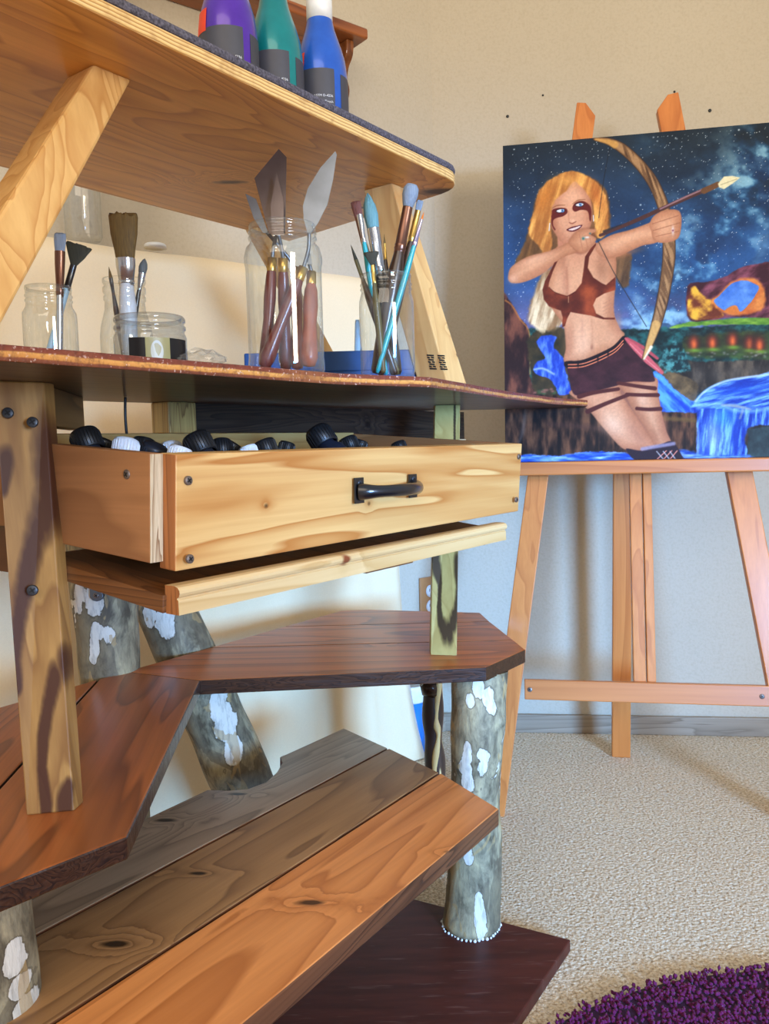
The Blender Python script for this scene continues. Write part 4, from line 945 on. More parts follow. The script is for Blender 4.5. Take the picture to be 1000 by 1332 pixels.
# mast rails and rear leg
for (xa, xb_) in ((818.5, 834), (835.8, 847)):
    m = MB(); a0 = EZ(xa, 618, -.022); a1 = EZ(xb_, 618, -.022); w_x = (a1 - a0).dot(E_); lowv = EZ(825, 887, -.022)
    ln_ = (a0 - lowv).dot(EV); m.prism([a0 + EV * .62, a0 + E_ * w_x + EV * .62, a0 + E_ * w_x - EV * ln_, a0 - EV * ln_], EN * -.018); m.build('mast_rail', EW, ez, bevel=.0015)
m = MB(); rb0 = Z(796, 985, 0); rb1 = Z(819.5, 985, 0); rt0 = EZ(800, 180, -.045); wv = E_ * (rb1 - rb0).length; dv_ = hz * .02
m.box8([rb0, rb0 + wv, rb0 + wv + dv_, rb0 + dv_], [rt0, rt0 + wv, rt0 + wv + dv_, rt0 + dv_]); m.build('rear_leg', EW, ez, bevel=.002)
m = MB(); h0 = t1 - EN * .0205 - E_ * .03 - EV * .05; m.prism([h0, h0 + E_ * .36, h0 + E_ * .36 - EV * .045, h0 - EV * .045], EN * -.02); m.build('top_bar', EH, ez, bevel=.002)
# ------------------------------------------------------------------ painting
OFF = .0225
tl = EZ(653, 190, OFF); bl = EZ(658, 603, OFF); 
bl0 = EP0 + EN * OFF; 
xL = (tl - bl0).dot(E_) * .5 + (bl - bl0).dot(E_) * .5
vB = (bl - bl0).dot(EV); vT = (tl - bl0).dot(EV)
tz_ = d0.z + .0005
O_ = bl0 + E_ * xL + EV * vB
O_ += EV * max(0, (tz_ - O_.z) / EV.z)
PWD = .612; PHT = (tl - O_).dot(EV)
pt = thing('painting', 'canvas painting of an archer in red under a starry sky, resting on the easel', 'painting', O_ + E_ * PWD / 2)
CSD = plain('canvas_side', (34, 38, 48), .7)
m = MB(); m.prism([O_, O_ + E_ * PWD, O_ + E_ * PWD + EV * PHT, O_ + EV * PHT], EN * -.018); m.build('canvas', CSD, pt)
nx, ny = 440, 540
u_, v_ = np.meshgrid(np.linspace(0, 1, nx), np.linspace(0, 1, ny))
off_ = EN * .0006
W3 = np.stack([O_[i] + off_[i] + E_[i] * PWD * u_ + EV[i] * PHT * v_ for i in range(3)], -1)
dd = W3 - np.array(EYEP); xx = dd @ np.array(RT); yy = dd @ np.array(UP); zz = dd @ np.array(FW)
# artist's own drawing grid laid over the canvas (photo scale), so that shapes keep the proportions of the original
X = ((500 + FPX * xx / zz) - 640) / .39046; Y = ((666 - FPX * yy / zz) - 100) / .3904
COL = np.zeros(X.shape + (3,))
def lattice(seed, x, y):
    r = np.random.RandomState(seed).rand(128, 128); xi = np.floor(x).astype(int); yi = np.floor(y).astype(int); fx = x - xi; fy = y - yi
    fx = fx * fx * (3 - 2 * fx); fy = fy * fy * (3 - 2 * fy); xi %= 128; yi %= 128; x2 = (xi + 1) % 128; y2 = (yi + 1) % 128
    return (r[yi, xi] * (1 - fx) + r[yi, x2] * fx) * (1 - fy) + (r[y2, xi] * (1 - fx) + r[y2, x2] * fx) * fy
def fbm(seed, sx, sy, oct=4, rot=0.0):
    c, s = math.cos(rot), math.sin(rot); x = (X * c + Y * s) / sx + 60; y = (-X * s + Y * c) / sy + 60; o = 0; a = .5
    for k in range(oct): o = o + a * lattice(seed + k, x, y); x = x * 2.03 + 7; y = y * 2.03 + 3; a *= .5
    return o / (1 - .5 ** oct)
c3 = lambda c: np.array(c, float)
def put_mask(m, col):
    global COL
    col = c3(col) if not isinstance(col, np.ndarray) else col
    COL = COL * (1 - m[..., None]) + col * m[..., None]
def sdist(pts):
    P = [(p[0], p[1]) for p in pts]; dmin = np.full(X.shape, 1e9); ins = np.zeros(X.shape, bool)
    for (x1, y1), (x2, y2) in zip(P, P[1:] + P[:1]):
        ex, ey = x2 - x1, y2 - y1; l2 = ex * ex + ey * ey + 1e-9; t = np.clip(((X - x1) * ex + (Y - y1) * ey) / l2, 0, 1)
        dmin = np.minimum(dmin, (X - x1 - t * ex) ** 2 + (Y - y1 - t * ey) ** 2)
        cnd = ((y1 > Y) != (y2 > Y)); ins ^= cnd & (X < ex * (Y - y1) / (ey if abs(ey) > 1e-9 else 1e-9) + x1)
    d = np.sqrt(dmin); return np.where(ins, -d, d)
def ss(x): x = np.clip(x, 0, 1); return x * x * (3 - 2 * x)
def shape(pts, col, soft=2.0, alpha=1.0, smooth=True, rough=0.0, seed=5, tex=None, edge=0):
    p = [(q.x, q.y) for q in catmull(pts, 5)] if smooth else pts
    d = sdist(p)
    if rough: d = d + (fbm(seed, 14, 14, 3) - .5) * rough
    m = ss(.5 - d / (2 * soft)) * alpha; put_mask(m, col if tex is None else tex)
    if edge: put_mask(m * np.exp(np.minimum(d, 0) / 11) * edge, (146, 86, 58)); put_mask(m * ss((-d - 14) / 26) * .28, (240, 194, 156))
    return d
def stroke(pts, w, col, soft=1.5, alpha=1.0, closed=False):
    p = [(q.x, q.y) for q in catmull(pts, 6, False)] if len(pts) > 2 else pts
    n = len(p); ws = np.interp(np.linspace(0, 1, n), np.linspace(0, 1, len(w)), w) if hasattr(w, '__len__') else [w] * n
    d = np.full(X.shape, 1e9)
    for i in range(n - 1):
        (x1, y1), (x2, y2) = p[i], p[i + 1]; ex, ey = x2 - x1, y2 - y1; l2 = ex * ex + ey * ey + 1e-9; t = np.clip(((X - x1) * ex + (Y - y1) * ey) / l2, 0, 1)
        d = np.minimum(d, np.sqrt((X - x1 - t * ex) ** 2 + (Y - y1 - t * ey) ** 2) - (ws[i] * (1 - t) + ws[i + 1] * t) * .5)
    put_mask(ss(.5 - d / (2 * soft)) * alpha, col); return d
def blob(cx, cy, rx, ry, col, alpha=.5, rot=0.0):
    c, s = math.cos(rot), math.sin(rot); a = ((X - cx) * c + (Y - cy) * s) / rx; b = (-(X - cx) * s + (Y - cy) * c) / ry
    put_mask(np.exp(-(a * a + b * b)) * alpha, col)
def mixc(a, b, f): return c3(a) * (1 - f[..., None]) + c3(b) * f[..., None]
def Q(x, y): return (51.2 + .461 * x, 230.5 + .461 * y)          # face study scale
def R4(x, y): return (.922 * x, 768.4 + .922 * y)                # lower study scale
def T(x, y): return (512.2 + .4098 * x, 461.1 + .4098 * y)       # arch study scale
# sky
n1 = fbm(1, 150, 110, 5); n2 = fbm(21, 60, 50, 5)
g = np.clip((Y - 150) / 700, 0, 1)
sky = mixc((32, 42, 50), (38, 72, 114), ss(g * 1.6)); sky = sky * (1 - ss((g - .72) / .26)[..., None] * .75) + c3((122, 112, 152)) * ss((g - .72) / .26)[..., None] * .75
sky = sky * (.62 + .7 * n1)[..., None]
band = np.exp(-((((X - 790) * .82 + (Y - 480) * .57)) / 150) ** 2); cl = ss((n2 - .30) * 2.6) * band
cl = np.maximum(cl, ss((n1 - .45) * 3) * .45 * ss((X - 420) / 150) * (1 - g * .6))
sky = sky * (1 - cl[..., None] * .85) + mixc((46, 104, 150), (158, 204, 216), ss((n2 - .44) * 3.2)) * cl[..., None] * .85
dkc = ss((fbm(33, 70, 60, 4) - .60) * 8) * band * .7; sky = sky * (1 - dkc[..., None]) + c3((28, 52, 86)) * dkc[..., None]
COL = sky.copy()
rs = np.random.RandomState(4)
for k in range(1000):
    sx__, sy__ = rs.uniform(40, 960), rs.uniform(150, 800); r0 = rs.uniform(.5, 1.0) * (2.0 if rs.rand() < .04 else 1)
    i0 = np.abs(X[0] - sx__).argmin() if False else None
    iy = int(np.clip((1 - (sy__ - Y.min()) / (Y.max() - Y.min())) * ny, 8, ny - 9)); ix = int(np.clip((sx__ - X.min()) / (X.max() - X.min()) * nx, 8, nx - 9))
    sl = (slice(iy - 8, iy + 8), slice(ix - 8, ix + 8)); cx_, cy_ = X[iy, ix], Y[iy, ix]
    mm_ = np.exp(-((X[sl] - cx_) ** 2 + (Y[sl] - cy_) ** 2) / (r0 * r0 * 2)) * rs.uniform(.35, .95)
    COL[sl] = COL[sl] * (1 - mm_[..., None]) + c3((214, 224, 226)) * mm_[..., None]
# far land
land = ss((Y - 828) / 14 + .5); fr_n = fbm(41, 26, 22, 4)
put_mask(ss((Y + (fr_n - .5) * 22 - 838 + np.clip(X - 600, 0, 999) * .065) / 9 + .5), mixc((14, 34, 34), (40, 104, 100), ss((fr_n - .3) * 2)))
shape([R4(640, 75), R4(700, 55), R4(800, 44), R4(1010, 34), R4(1040, 60), R4(820, 62), R4(740, 66)], (92, 146, 44), 3, rough=6, tex=mixc((52, 100, 30), (150, 186, 66), fbm(44, 30, 10, 3)))
# rock arch
an = fbm(51, 60, 26, 4, -.5)
shape([T(330, 790), T(325, 690), T(345, 570), T(390, 545), T(500, 540), T(640, 500), T(760, 430), T(900, 395), T(1010, 380), T(1150, 400), T(1150, 840), T(1000, 835), T(700, 830), T(560, 850), T(380, 862)], (96, 40, 40), 3, rough=5, tex=mixc((64, 26, 34), (142, 78, 92), ss((an - .3) * 2)))
shape([T(335, 790), T(350, 640), T(395, 570), T(450, 640), T(540, 700), T(600, 770), T(630, 815), T(560, 840), T(400, 850)], (206, 116, 34), 4, .95, rough=7, tex=mixc((110, 48, 26), (240, 184, 60), ss((fbm(54, 34, 28, 4) - .28) * 2.1)))
shape([T(530, 700), T(600, 640), T(680, 550), T(800, 510), T(900, 520), T(960, 600), T(970, 700), T(940, 770), T(850, 800), T(760, 815), T(680, 810), T(610, 780)], (216, 120, 48), 6, .95, rough=6, tex=mixc((186, 84, 34), (240, 170, 84), fbm(57, 24, 24, 3)))
shape([T(553, 705), T(600, 650), T(690, 560), T(800, 528), T(890, 560), T(918, 590), T(890, 650), T(850, 710), T(770, 785), T(740, 740), T(710, 735), T(690, 768), T(630, 770)], (62, 112, 190), 2, rough=3, tex=mixc((44, 92, 172), (120, 164, 218), fbm(59, 30, 30, 4)))
shape([T(640, 780), T(680, 745), T(715, 735), T(745, 755), T(760, 800), T(700, 805)], (206, 118, 50), 3)
# caves, meadow, cliffs
shape([R4(690, 120), R4(760, 100), R4(1040, 90), R4(1040, 190), R4(900, 185), R4(720, 175)], (52, 66, 34), 8, .9, rough=14, tex=mixc((30, 40, 28), (84, 110, 44), fbm(61, 26, 14, 4)))
for (cx_, cy_) in ((728, 125), (795, 122), (868, 114), (930, 125), (965, 130)):
    a, b = R4(cx_, cy_); blob(a, b + 2, 27, 32, (36, 20, 18), .98); blob(a, b + 4, 17, 23, (150, 60, 38), .98); blob(a + 1, b + 8, 8, 16, (230, 112, 52), .85)
    blob(a + 4, b + 28, 24, 7, (110, 156, 50), .85)
for k in range(26): blob(rs.uniform(640, 920), rs.uniform(915, 935), 5, 3.2, (134, 130, 120), .55)
shape([R4(690, 190), R4(760, 195), R4(1040, 195), R4(1040, 270), R4(860, 262), R4(760, 300), R4(720, 330), R4(700, 300), R4(640, 240)], (66, 58, 52), 4, rough=9, tex=mixc((34, 28, 24), (112, 96, 76), ss((fbm(63, 20, 50, 4) - .25) * 1.7)))
for cx_ in (745, 810, 880, 950, 1010): a, b = R4(cx_, 240); blob(a, b, 24, 34, (84, 76, 68), .6)
shape([R4(590, 200), R4(640, 225), R4(735, 270), R4(740, 310), R4(720, 345), R4(650, 290)], (96, 78, 54), 4, rough=8, tex=mixc((52, 42, 30), (146, 118, 78), fbm(65, 26, 22, 4)))
for (cx_, by, h_, w_t) in ((660, 235, 130, 34), (628, 225, 90, 30), (690, 230, 80, 26)):
    a, b = R4(cx_, by); shape([(a, b - h_), (a + w_t * .5, b - h_ * .5), (a + w_t, b), (a - w_t, b), (a - w_t * .5, b - h_ * .5)], (38, 92, 92), 4, .85, False, 16, 66, mixc((16, 44, 48), (84, 150, 144), ss((fbm(67, 12, 12, 3) - .3) * 2)))
# river cliffs lower right and water
shape([R4(560, 385), R4(740, 400), R4(1040, 400), R4(1040, 560), R4(560, 560)], (60, 48, 46), 4, 1, False, 8, 70, mixc((30, 22, 20), (108, 82, 62), ss((fbm(71, 22, 40, 4) - .25) * 1.7)))
wt = mixc((22, 62, 176), (96, 166, 240), ss((fbm(73, 60, 16, 4, .75) - .25) * 1.9))
shape([R4(580, 235), R4(620, 250), R4(665, 300), R4(715, 335), R4(740, 345), R4(740, 395), R4(690, 395), R4(620, 390), R4(600, 320)], (50, 110, 214), 4, 1, True, 8, 74, wt)
_fl = np.where(Y > 1105, fbm(76, 9, 60, 5, .12), fbm(75, 60, 9, 5, -.22)); wt2 = mixc((18, 52, 150), (132, 186, 238), ss((_fl - .3) * 1.9))
shape([R4(735, 335), R4(770, 300), R4(840, 268), R4(940, 252), R4(1050, 238), R4(1050, 410), R4(960, 425), R4(925, 440), R4(912, 480), R4(918, 545), R4(725, 545), R4(740, 470), R4(735, 400), R4(715, 370)], (60, 130, 230), 4, 1, True, 8, 77, wt2)
blob(*R4(800, 470), 26, 70, (196, 220, 244), .55); blob(*R4(740, 500), 12, 60, (180, 206, 240), .5); blob(*R4(835, 395), 34, 34, (70, 160, 220), .6); blob(*R4(880, 460), 14, 70, (30, 70, 170), .5); blob(*R4(900, 300), 120, 16, (28, 84, 190), .6, -.15)
stroke([R4(735, 338), R4(775, 298), R4(845, 266), R4(940, 250), R4(1050, 236)], 7, (196, 222, 244), 4, .8)
stroke([R4(745, 362), R4(810, 348), R4(880, 372), R4(960, 372), R4(1050, 350)], 12, (150, 200, 244), 8, .6)
stroke([R4(830, 352), R4(880, 356), R4(935, 368)], [5, 12, 4], (150, 160, 160), 4, .85); stroke([R4(905, 372), R4(895, 400)], 7, (140, 150, 150), 4, .7)
shape([R4(925, 440), R4(1000, 428), R4(1050, 440), R4(1050, 545), R4(920, 545)], (40, 60, 66), 4, 1, False, 8, 79, mixc((30, 34, 36), (70, 96, 96), fbm(80, 30, 40, 4)))
# left cliff, left river
shape([(30, 740), (62, 752), (90, 800), (120, 840), (128, 900), (126, 1000), (150, 1060), (30, 1060)], (74, 38, 34), 3, rough=8, tex=mixc((44, 24, 26), (128, 76, 58), ss((fbm(82, 22, 60, 4) - .3) * 2)))
stroke([(44, 745), (66, 762), (92, 806), (120, 842), (127, 900), (126, 990)], 4, (206, 132, 60), 3, .7)
shape([(125, 860), (250, 850), (270, 1080), (150, 1060), (128, 980)], (40, 46, 34), 5, rough=12, tex=mixc((26, 30, 24), (92, 72, 42), fbm(84, 24, 24, 4)))
wl_ = mixc((30, 66, 168), (110, 150, 232), ss((fbm(85, 12, 30, 4) - .3) * 1.8))
shape([(165, 862), (215, 866), (205, 900), (232, 930), (245, 980), (262, 1050), (225, 1060), (195, 1010), (140, 985), (150, 950), (175, 935), (150, 890)], (60, 100, 214), 3, rough=7, tex=wl_)
stroke([(140, 975), (170, 972), (205, 990)], 6, (196, 214, 244), 4, .7)
for k in range(14): blob(rs.uniform(135, 215), rs.uniform(1040, 1060), 6, 4, (170, 110, 96) if k % 2 else (70, 100, 60), .7)
# ledge below, foreground stream
shape([(30, 1060), (300, 1060), (440, 1110), (680, 1120), (680, 1270), (30, 1280)], (50, 40, 42), 4, 1, False, 6, 87, mixc((26, 14, 10), (120, 78, 52), ss((fbm(88, 16, 60, 4) - .25) * 1.7)))
stroke([(110, 1105), (102, 1180), (85, 1230)], [5, 12, 4], (130, 116, 110), 8, .5); stroke([R4(205, 420), R4(420, 445), R4(470, 500)], 18, (92, 60, 48), 10, .5); stroke([R4(620, 400), R4(730, 408)], 14, (112, 84, 44), 6, .8)
ws_ = mixc((20, 66, 170), (170, 208, 246), ss((fbm(90, 60, 9, 4) - .3) * 1.8))
shape([(30, 1262), (110, 1258), (220, 1262), (300, 1250), (440, 1252), (470, 1272), (470, 1300), (30, 1300)], (60, 130, 226), 4, 1, True, 9, 91, ws_)
shape([(600, 1262), (640, 1240), (720, 1262), (860, 1262), (860, 1300), (600, 1300)], (150, 196, 240), 5, .85, True, 8, 92, ws_)
# hair behind
hn = fbm(95, 14, 90, 4, .25); hair = mixc((168, 104, 48), (246, 186, 100), ss((hn - .22) * 1.5)); blond = mixc((150, 112, 72), (244, 220, 176), ss((hn - .25) * 1.7)); dkh = mixc((72, 48, 30), (150, 104, 58), hn)
shape([(255, 322), (190, 350), (150, 400), (132, 470), (108, 550), (80, 610), (85, 640), (150, 640), (250, 600), (300, 560), (385, 520), (392, 440), (378, 380), (330, 335)], (190, 130, 66), 5, 1, True, 8, 96, dkh)
shape([(170, 650), (140, 720), (118, 800), (138, 830), (165, 850), (215, 835), (250, 790), (230, 700), (210, 650)], (200, 160, 110), 7, .95, True, 12, 97, blond)
shape([(412, 590), (462, 590), (458, 660), (452, 700), (425, 695), (405, 650)], (130, 92, 62), 6, .9, True, 10, 98, dkh)
SK = (208, 150, 110); sn_ = fbm(101, 90, 90, 2); skin = mixc((192, 134, 96), (216, 160, 122), sn_)
# torso
shape([(222, 560), (300, 555), (345, 552), (385, 585), (412, 605), (410, 690), (405, 780), (425, 838), (440, 862), (400, 910), (250, 952), (246, 900), (238, 830), (205, 780), (172, 720), (188, 660), (205, 620)], SK, 2.5, tex=skin, edge=.55)
blob(300, 600, 60, 40, (196, 136, 104), .5); blob(245, 680, 14, 60, (182, 122, 94), .5); blob(300, 880, 30, 70, (240, 196, 162), .45); blob(332, 900, 5, 10, (150, 96, 74), .7); blob(258, 880, 14, 70, (182, 126, 98), .45); blob(420, 830, 12, 40, (186, 130, 100), .5); blob(365, 640, 22, 45, (150, 100, 72), .6)
blob(300, 840, 6, 40, (196, 140, 110), .35)
blob(235, 600, 12, 50, (160, 104, 76), .5); blob(300, 690, 26, 60, (226, 172, 134), .35); blob(395, 760, 14, 90, (168, 112, 82), .4); blob(250, 800, 12, 60, (232, 178, 140), .35); stroke([(330, 800), (334, 860), (332, 895)], 6, (186, 130, 98), 5, .4)
# raised arm to the bow
shape([(345, 560), (395, 528), (460, 510), (520, 488), (548, 478), (555, 545), (500, 562), (455, 582), (420, 598), (385, 606), (355, 590)], SK, 2.5, tex=skin, edge=.55)
blob(440, 590, 60, 10, (172, 112, 78), .6, -.3); blob(460, 530, 60, 12, (240, 190, 150), .5, -.3); blob(375, 590, 20, 22, (176, 116, 86), .5)
# face and neck
shape([(226, 520), (300, 540), (310, 575), (250, 590), (222, 575)], (190, 128, 98), 3)
shape([(268, 340), (225, 372), (198, 430), (196, 490), (212, 525), (232, 552), (258, 566), (290, 552), (318, 520), (333, 470), (328, 410), (306, 362)], (216, 156, 122), 3, tex=mixc((190, 130, 98), (210, 152, 118), sn_), edge=.4)
blob(206, 490, 10, 40, (170, 108, 78), .5); blob(268, 400, 40, 24, (232, 178, 142), .5); blob(330, 460, 8, 50, (176, 116, 84), .5)
wp = (96, 26, 24)
shape([Q(312, 490), Q(328, 458), Q(380, 446), Q(425, 452), Q(432, 482), Q(400, 508), Q(360, 518), Q(332, 535), Q(330, 570), Q(346, 602), Q(338, 606), Q(318, 565)], wp, 1.5, .95)
shape([Q(468, 452), Q(486, 412), Q(540, 396), Q(590, 424), Q(606, 468), Q(602, 540), Q(592, 535), Q(586, 490), Q(570, 466), Q(528, 462), Q(488, 474)], wp, 1.5, .95)
for (ex_, ey_, ix_) in ((382, 468, 398), (521, 424, 527)):
    a, b = Q(ex_, ey_); put_mask(ss(1.6 - np.sqrt(((X - a) / 19) ** 2 + ((Y - b + (X - a) * .08) / 8.5) ** 2) * 1.5), (26, 14, 16))
    put_mask(ss(3 - np.sqrt(((X - a) / 15) ** 2 + ((Y - b + (X - a) * .08) / 5.6) ** 2) * 3), (226, 222, 220))
    a2, b2 = Q(ix_, ey_ - 1); put_mask(ss(3 - np.sqrt((X - a2) ** 2 + (Y - b2) ** 2) / 6.6 * 3), (96, 142, 186)); put_mask(ss(3 - np.sqrt((X - a2) ** 2 + (Y - b2) ** 2) / 2.7 * 3), (16, 20, 30)); blob(a2 + 2, b2 - 2, 1.4, 1.4, (250, 250, 250), .9)
stroke([Q(325, 448), Q(360, 430), Q(415, 427)], [2, 4, 2], (138, 86, 54), 1.5, .8); stroke([Q(470, 418), Q(510, 392), Q(560, 386)], [2, 4, 2], (138, 86, 54), 1.5, .8)
stroke([Q(440, 470), Q(442, 520), Q(448, 548)], 4, (182, 120, 92), 3, .6); blob(*Q(470, 540), 11, 6, (236, 184, 150), .7); stroke([Q(446, 553), Q(468, 560), Q(494, 546)], [3, 4, 3], (140, 80, 62), 1.6, .85)
shape([Q(424, 606), Q(455, 588), Q(480, 580), Q(500, 576), Q(541, 569), Q(524, 594), Q(495, 612), Q(460, 620)], (88, 24, 40), 1.2); shape([Q(440, 604), Q(480, 590), Q(530, 576), Q(510, 594), Q(470, 610)], (224, 200, 190), 1.0)
# front hair
shape([(258, 316), (205, 335), (160, 375), (140, 440), (120, 520), (150, 560), (165, 580), (190, 600), (200, 560), (196, 480), (205, 420), (240, 385), (265, 352)], (232, 160, 76), 4, 1, True, 8, 103, hair)
shape([(255, 316), (310, 325), (360, 365), (384, 420), (386, 500), (370, 535), (345, 530), (340, 470), (332, 420), (310, 380), (280, 352), (262, 345)], (222, 140, 62), 4, 1, True, 8, 104, hair)
blob(250, 345, 40, 20, (252, 190, 100), .5); blob(175, 400, 20, 50, (236, 150, 60), .45, .4); blob(350, 400, 18, 50, (196, 104, 44), .5, -.3)
for (a, b) in (((192, 488), (190, 512)), ((337, 462), (338, 480))): stroke([a, b], 3, (226, 226, 226), 1.2, .9)
# drawing arm with fist
shape([Q(440, 690), Q(470, 640), Q(510, 604), Q(570, 590), Q(636, 596), Q(645, 640), Q(612, 725), Q(580, 762), Q(540, 782), Q(490, 775), Q(455, 740)], (130, 74, 52), 5, .5)
shape([Q(5, 940), Q(20, 885), Q(70, 842), Q(160, 795), Q(300, 760), Q(420, 705), Q(480, 690), Q(505, 760), Q(410, 800), Q(340, 852), Q(240, 930), Q(120, 982), Q(40, 990), Q(10, 972)], SK, 2.5, tex=skin, edge=.55)
blob(*Q(240, 900), 70, 12, (186, 126, 92), .6, -.4); blob(*Q(200, 820), 60, 12, (240, 192, 156), .5, -.35); blob(*Q(40, 960), 16, 14, (238, 190, 160), .5)
shape([Q(440, 700), Q(465, 655), Q(505, 615), Q(560, 600), Q(628, 602), Q(634, 618), Q(600, 640), Q(640, 670), Q(612, 720), Q(580, 752), Q(542, 772), Q(505, 765), Q(470, 735)], (226, 168, 130), 2, tex=skin, edge=.55)
for a, b in ((Q(520, 640), Q(545, 760)), (Q(560, 650), Q(580, 735)), (Q(590, 650), Q(606, 705))): stroke([a, b], 2.4, (168, 106, 78), 1.5, .6)
blob(*Q(548, 668), 5, 5, (30, 110, 110), .95); blob(*Q(575, 660), 8, 3, (224, 224, 214), .9); blob(*Q(596, 632), 3, 3, (30, 110, 110), .9); stroke([Q(470, 735), Q(505, 766), Q(545, 772)], 3, (166, 106, 76), 2, .5)
# red leather top
red = mixc((92, 34, 22), (160, 72, 40), ss((fbm(106, 40, 40, 4) - .25) * 1.6))
shape([Q(340, 840), Q(362, 830), Q(330, 900), Q(300, 985), Q(296, 1020), Q(340, 1055), Q(430, 1082), Q(490, 1050), Q(535, 990), Q(548, 900), Q(560, 800), Q(600, 740), Q(638, 700), Q(640, 715), Q(590, 800), Q(580, 880), Q(620, 950), Q(680, 990), Q(712, 1004), Q(750, 970), Q(780, 945), Q(780, 1040), Q(700, 1065), Q(640, 1100), Q(618, 1150), Q(640, 1210), Q(700, 1240), Q(775, 1240), Q(775, 1254), Q(690, 1252), Q(600, 1225), Q(520, 1212), Q(455, 1200), Q(430, 1250), Q(415, 1300), Q(395, 1310), Q(398, 1240), Q(385, 1190), Q(300, 1160), Q(262, 1110), Q(252, 1040), Q(270, 975), Q(300, 920)], (136, 54, 32), 1.8, 1, False, 0, 0, red)
blob(*Q(580, 1060), 28, 22, (184, 88, 44), .6); blob(*Q(420, 1130), 20, 20, (64, 24, 18), .6); stroke([Q(440, 1085), Q(440, 1130)], 2.5, (200, 150, 110), 1.2, .7); stroke([Q(300, 1020), Q(345, 1058), Q(430, 1085), Q(490, 1052)], 2.4, (70, 24, 18), 1.5, .8)
stroke([Q(425, 880), Q(432, 980), Q(432, 1070)], 7, (176, 118, 88), 5, .6)
for k in range(4): stroke([Q(690, 1140 + k * 26), Q(770, 1100 + k * 26)], 2.2, (176, 122, 96), 1.5, .6)
# legs
lg = mixc((184, 122, 88), (210, 152, 114), fbm(108, 60, 60, 3))
shape([(395, 1010), (470, 1000), (520, 1120), (585, 1240), (540, 1250), (440, 1120)], (150, 98, 76), 3)
shape([(262, 1045), (410, 1020), (430, 1060), (480, 1130), (520, 1190), (560, 1240), (450, 1245), (380, 1180), (330, 1120), (290, 1080)], SK, 2.5, tex=lg, edge=.5)
shape([(415, 1010), (540, 1000), (552, 1050), (565, 1120), (580, 1180), (598, 1230), (550, 1240), (510, 1170), (470, 1110), (440, 1050)], (206, 150, 120), 2.5, tex=lg * .95, edge=.5)
blob(400, 1160, 34, 44, (244, 204, 172), .55, -.7); blob(480, 1190, 20, 60, (168, 110, 84), .5, -.6); blob(500, 1075, 20, 26, (236, 190, 158), .5); blob(575, 1160, 9, 60, (170, 110, 84), .5, -.25)
srt = mixc((42, 18, 24), (82, 40, 46), fbm(110, 30, 20, 4))
shape([(250, 950), (300, 945), (400, 900), (442, 868), (480, 900), (520, 955), (540, 1000), (535, 1016), (470, 1015), (425, 1022), (412, 1030), (330, 1050), (275, 1060), (258, 1010)], (60, 28, 34), 2.5, tex=srt)
for pts in ([(290, 1065), (340, 1052), (420, 1040)], [(318, 1115), (380, 1088), (452, 1060)]): stroke(pts, [16, 13, 12], (84, 36, 32), 2)
for pts in ([(420, 1020), (480, 1030), (542, 1038)], [(448, 1058), (500, 1060), (552, 1060)], [(482, 1105), (520, 1108), (560, 1106)]): stroke(pts, [12, 12, 14], (84, 36, 32), 2)
stroke([(250, 958), (310, 952), (400, 912), (440, 874)], 22, (28, 16, 22), 2); 
for o in (-5, 5): stroke([(254, 964 + o), (312, 958 + o), (400, 918 + o), (436, 884 + o)], 3.4, (226, 128, 90), 1.2, .95)
for (a, b) in ((286, 958), (386, 922), (352, 940)): blob(a, b, 3, 11, (24, 14, 18), .95)
stroke([(445, 872), (480, 905), (520, 945), (565, 985)], [8, 22, 24, 12], (196, 92, 96), 2.5); stroke([(450, 870), (500, 900), (550, 938)], [5, 12, 9], (176, 76, 82), 2.5); stroke([(460, 890), (500, 930), (555, 978)], 3, (236, 150, 146), 2, .7)
shape([(445, 1240), (500, 1245), (560, 1225), (600, 1215), (630, 1258), (636, 1290), (500, 1290)], (44, 28, 38), 2.5)
stroke([(500, 1240), (545, 1232), (605, 1222)], 12, (150, 140, 160), 4, .85)
for k in range(3): stroke([(545 + k * 22, 1278), (580 + k * 18, 1246)], 3.4, (222, 140, 120), 1.4, .9); stroke([(548 + k * 22, 1248), (572 + k * 20, 1276)], 3, (206, 206, 206), 1.4, .8)
# bow, string, arrow
bn_ = fbm(112, 60, 7, 4, 1.25)
bow = [(340, 207), (385, 214), (430, 236), (480, 280), (525, 335), (552, 385), (572, 440), (586, 510), (589, 590), (582, 660), (568, 740), (548, 820), (524, 890), (503, 940)]
stroke(bow, [10, 24, 34, 36, 38, 38, 40, 44, 44, 42, 40, 36, 26, 8], (60, 40, 26), 2)
d = stroke(bow, [6, 20, 30, 31, 33, 33, 35, 39, 39, 37, 34, 30, 20, 5], (120, 86, 56), 2.5)
put_mask(ss(.5 - (d + 3) / 8) * ss((bn_ - .42) * 5) * .7, (190, 150, 104)); put_mask(ss(.5 - (d + 3) / 8) * ss((.40 - bn_) * 6) * .6, (66, 44, 28))
stroke([(345, 208), (385, 216), (408, 226)], [6, 16, 24], (206, 156, 84), 4, .9); stroke([(546, 826), (526, 884), (506, 936)], [30, 22, 6], (214, 168, 98), 4, .85); stroke([(530, 900), (506, 940)], [10, 5], (240, 226, 196), 3, .9)
stroke([(392, 236), (372, 340), (355, 470)], 2.2, (24, 26, 34), 1.2, .85); stroke([(352, 545), (410, 660), (470, 760), (514, 832)], 2.8, (40, 40, 42), 1.2, .9)
stroke([(360, 528), (480, 478), (620, 415), (705, 378)], [10, 13, 14, 15], (80, 48, 44), 2); stroke([(560, 440), (640, 402), (700, 376)], [5, 6, 5], (166, 126, 130), 2, .8); stroke([(705, 380), (752, 358)], [20, 18], (110, 74, 46), 2)
stroke([(372, 515), (430, 492)], [8, 3], (40, 34, 38), 3, .8)
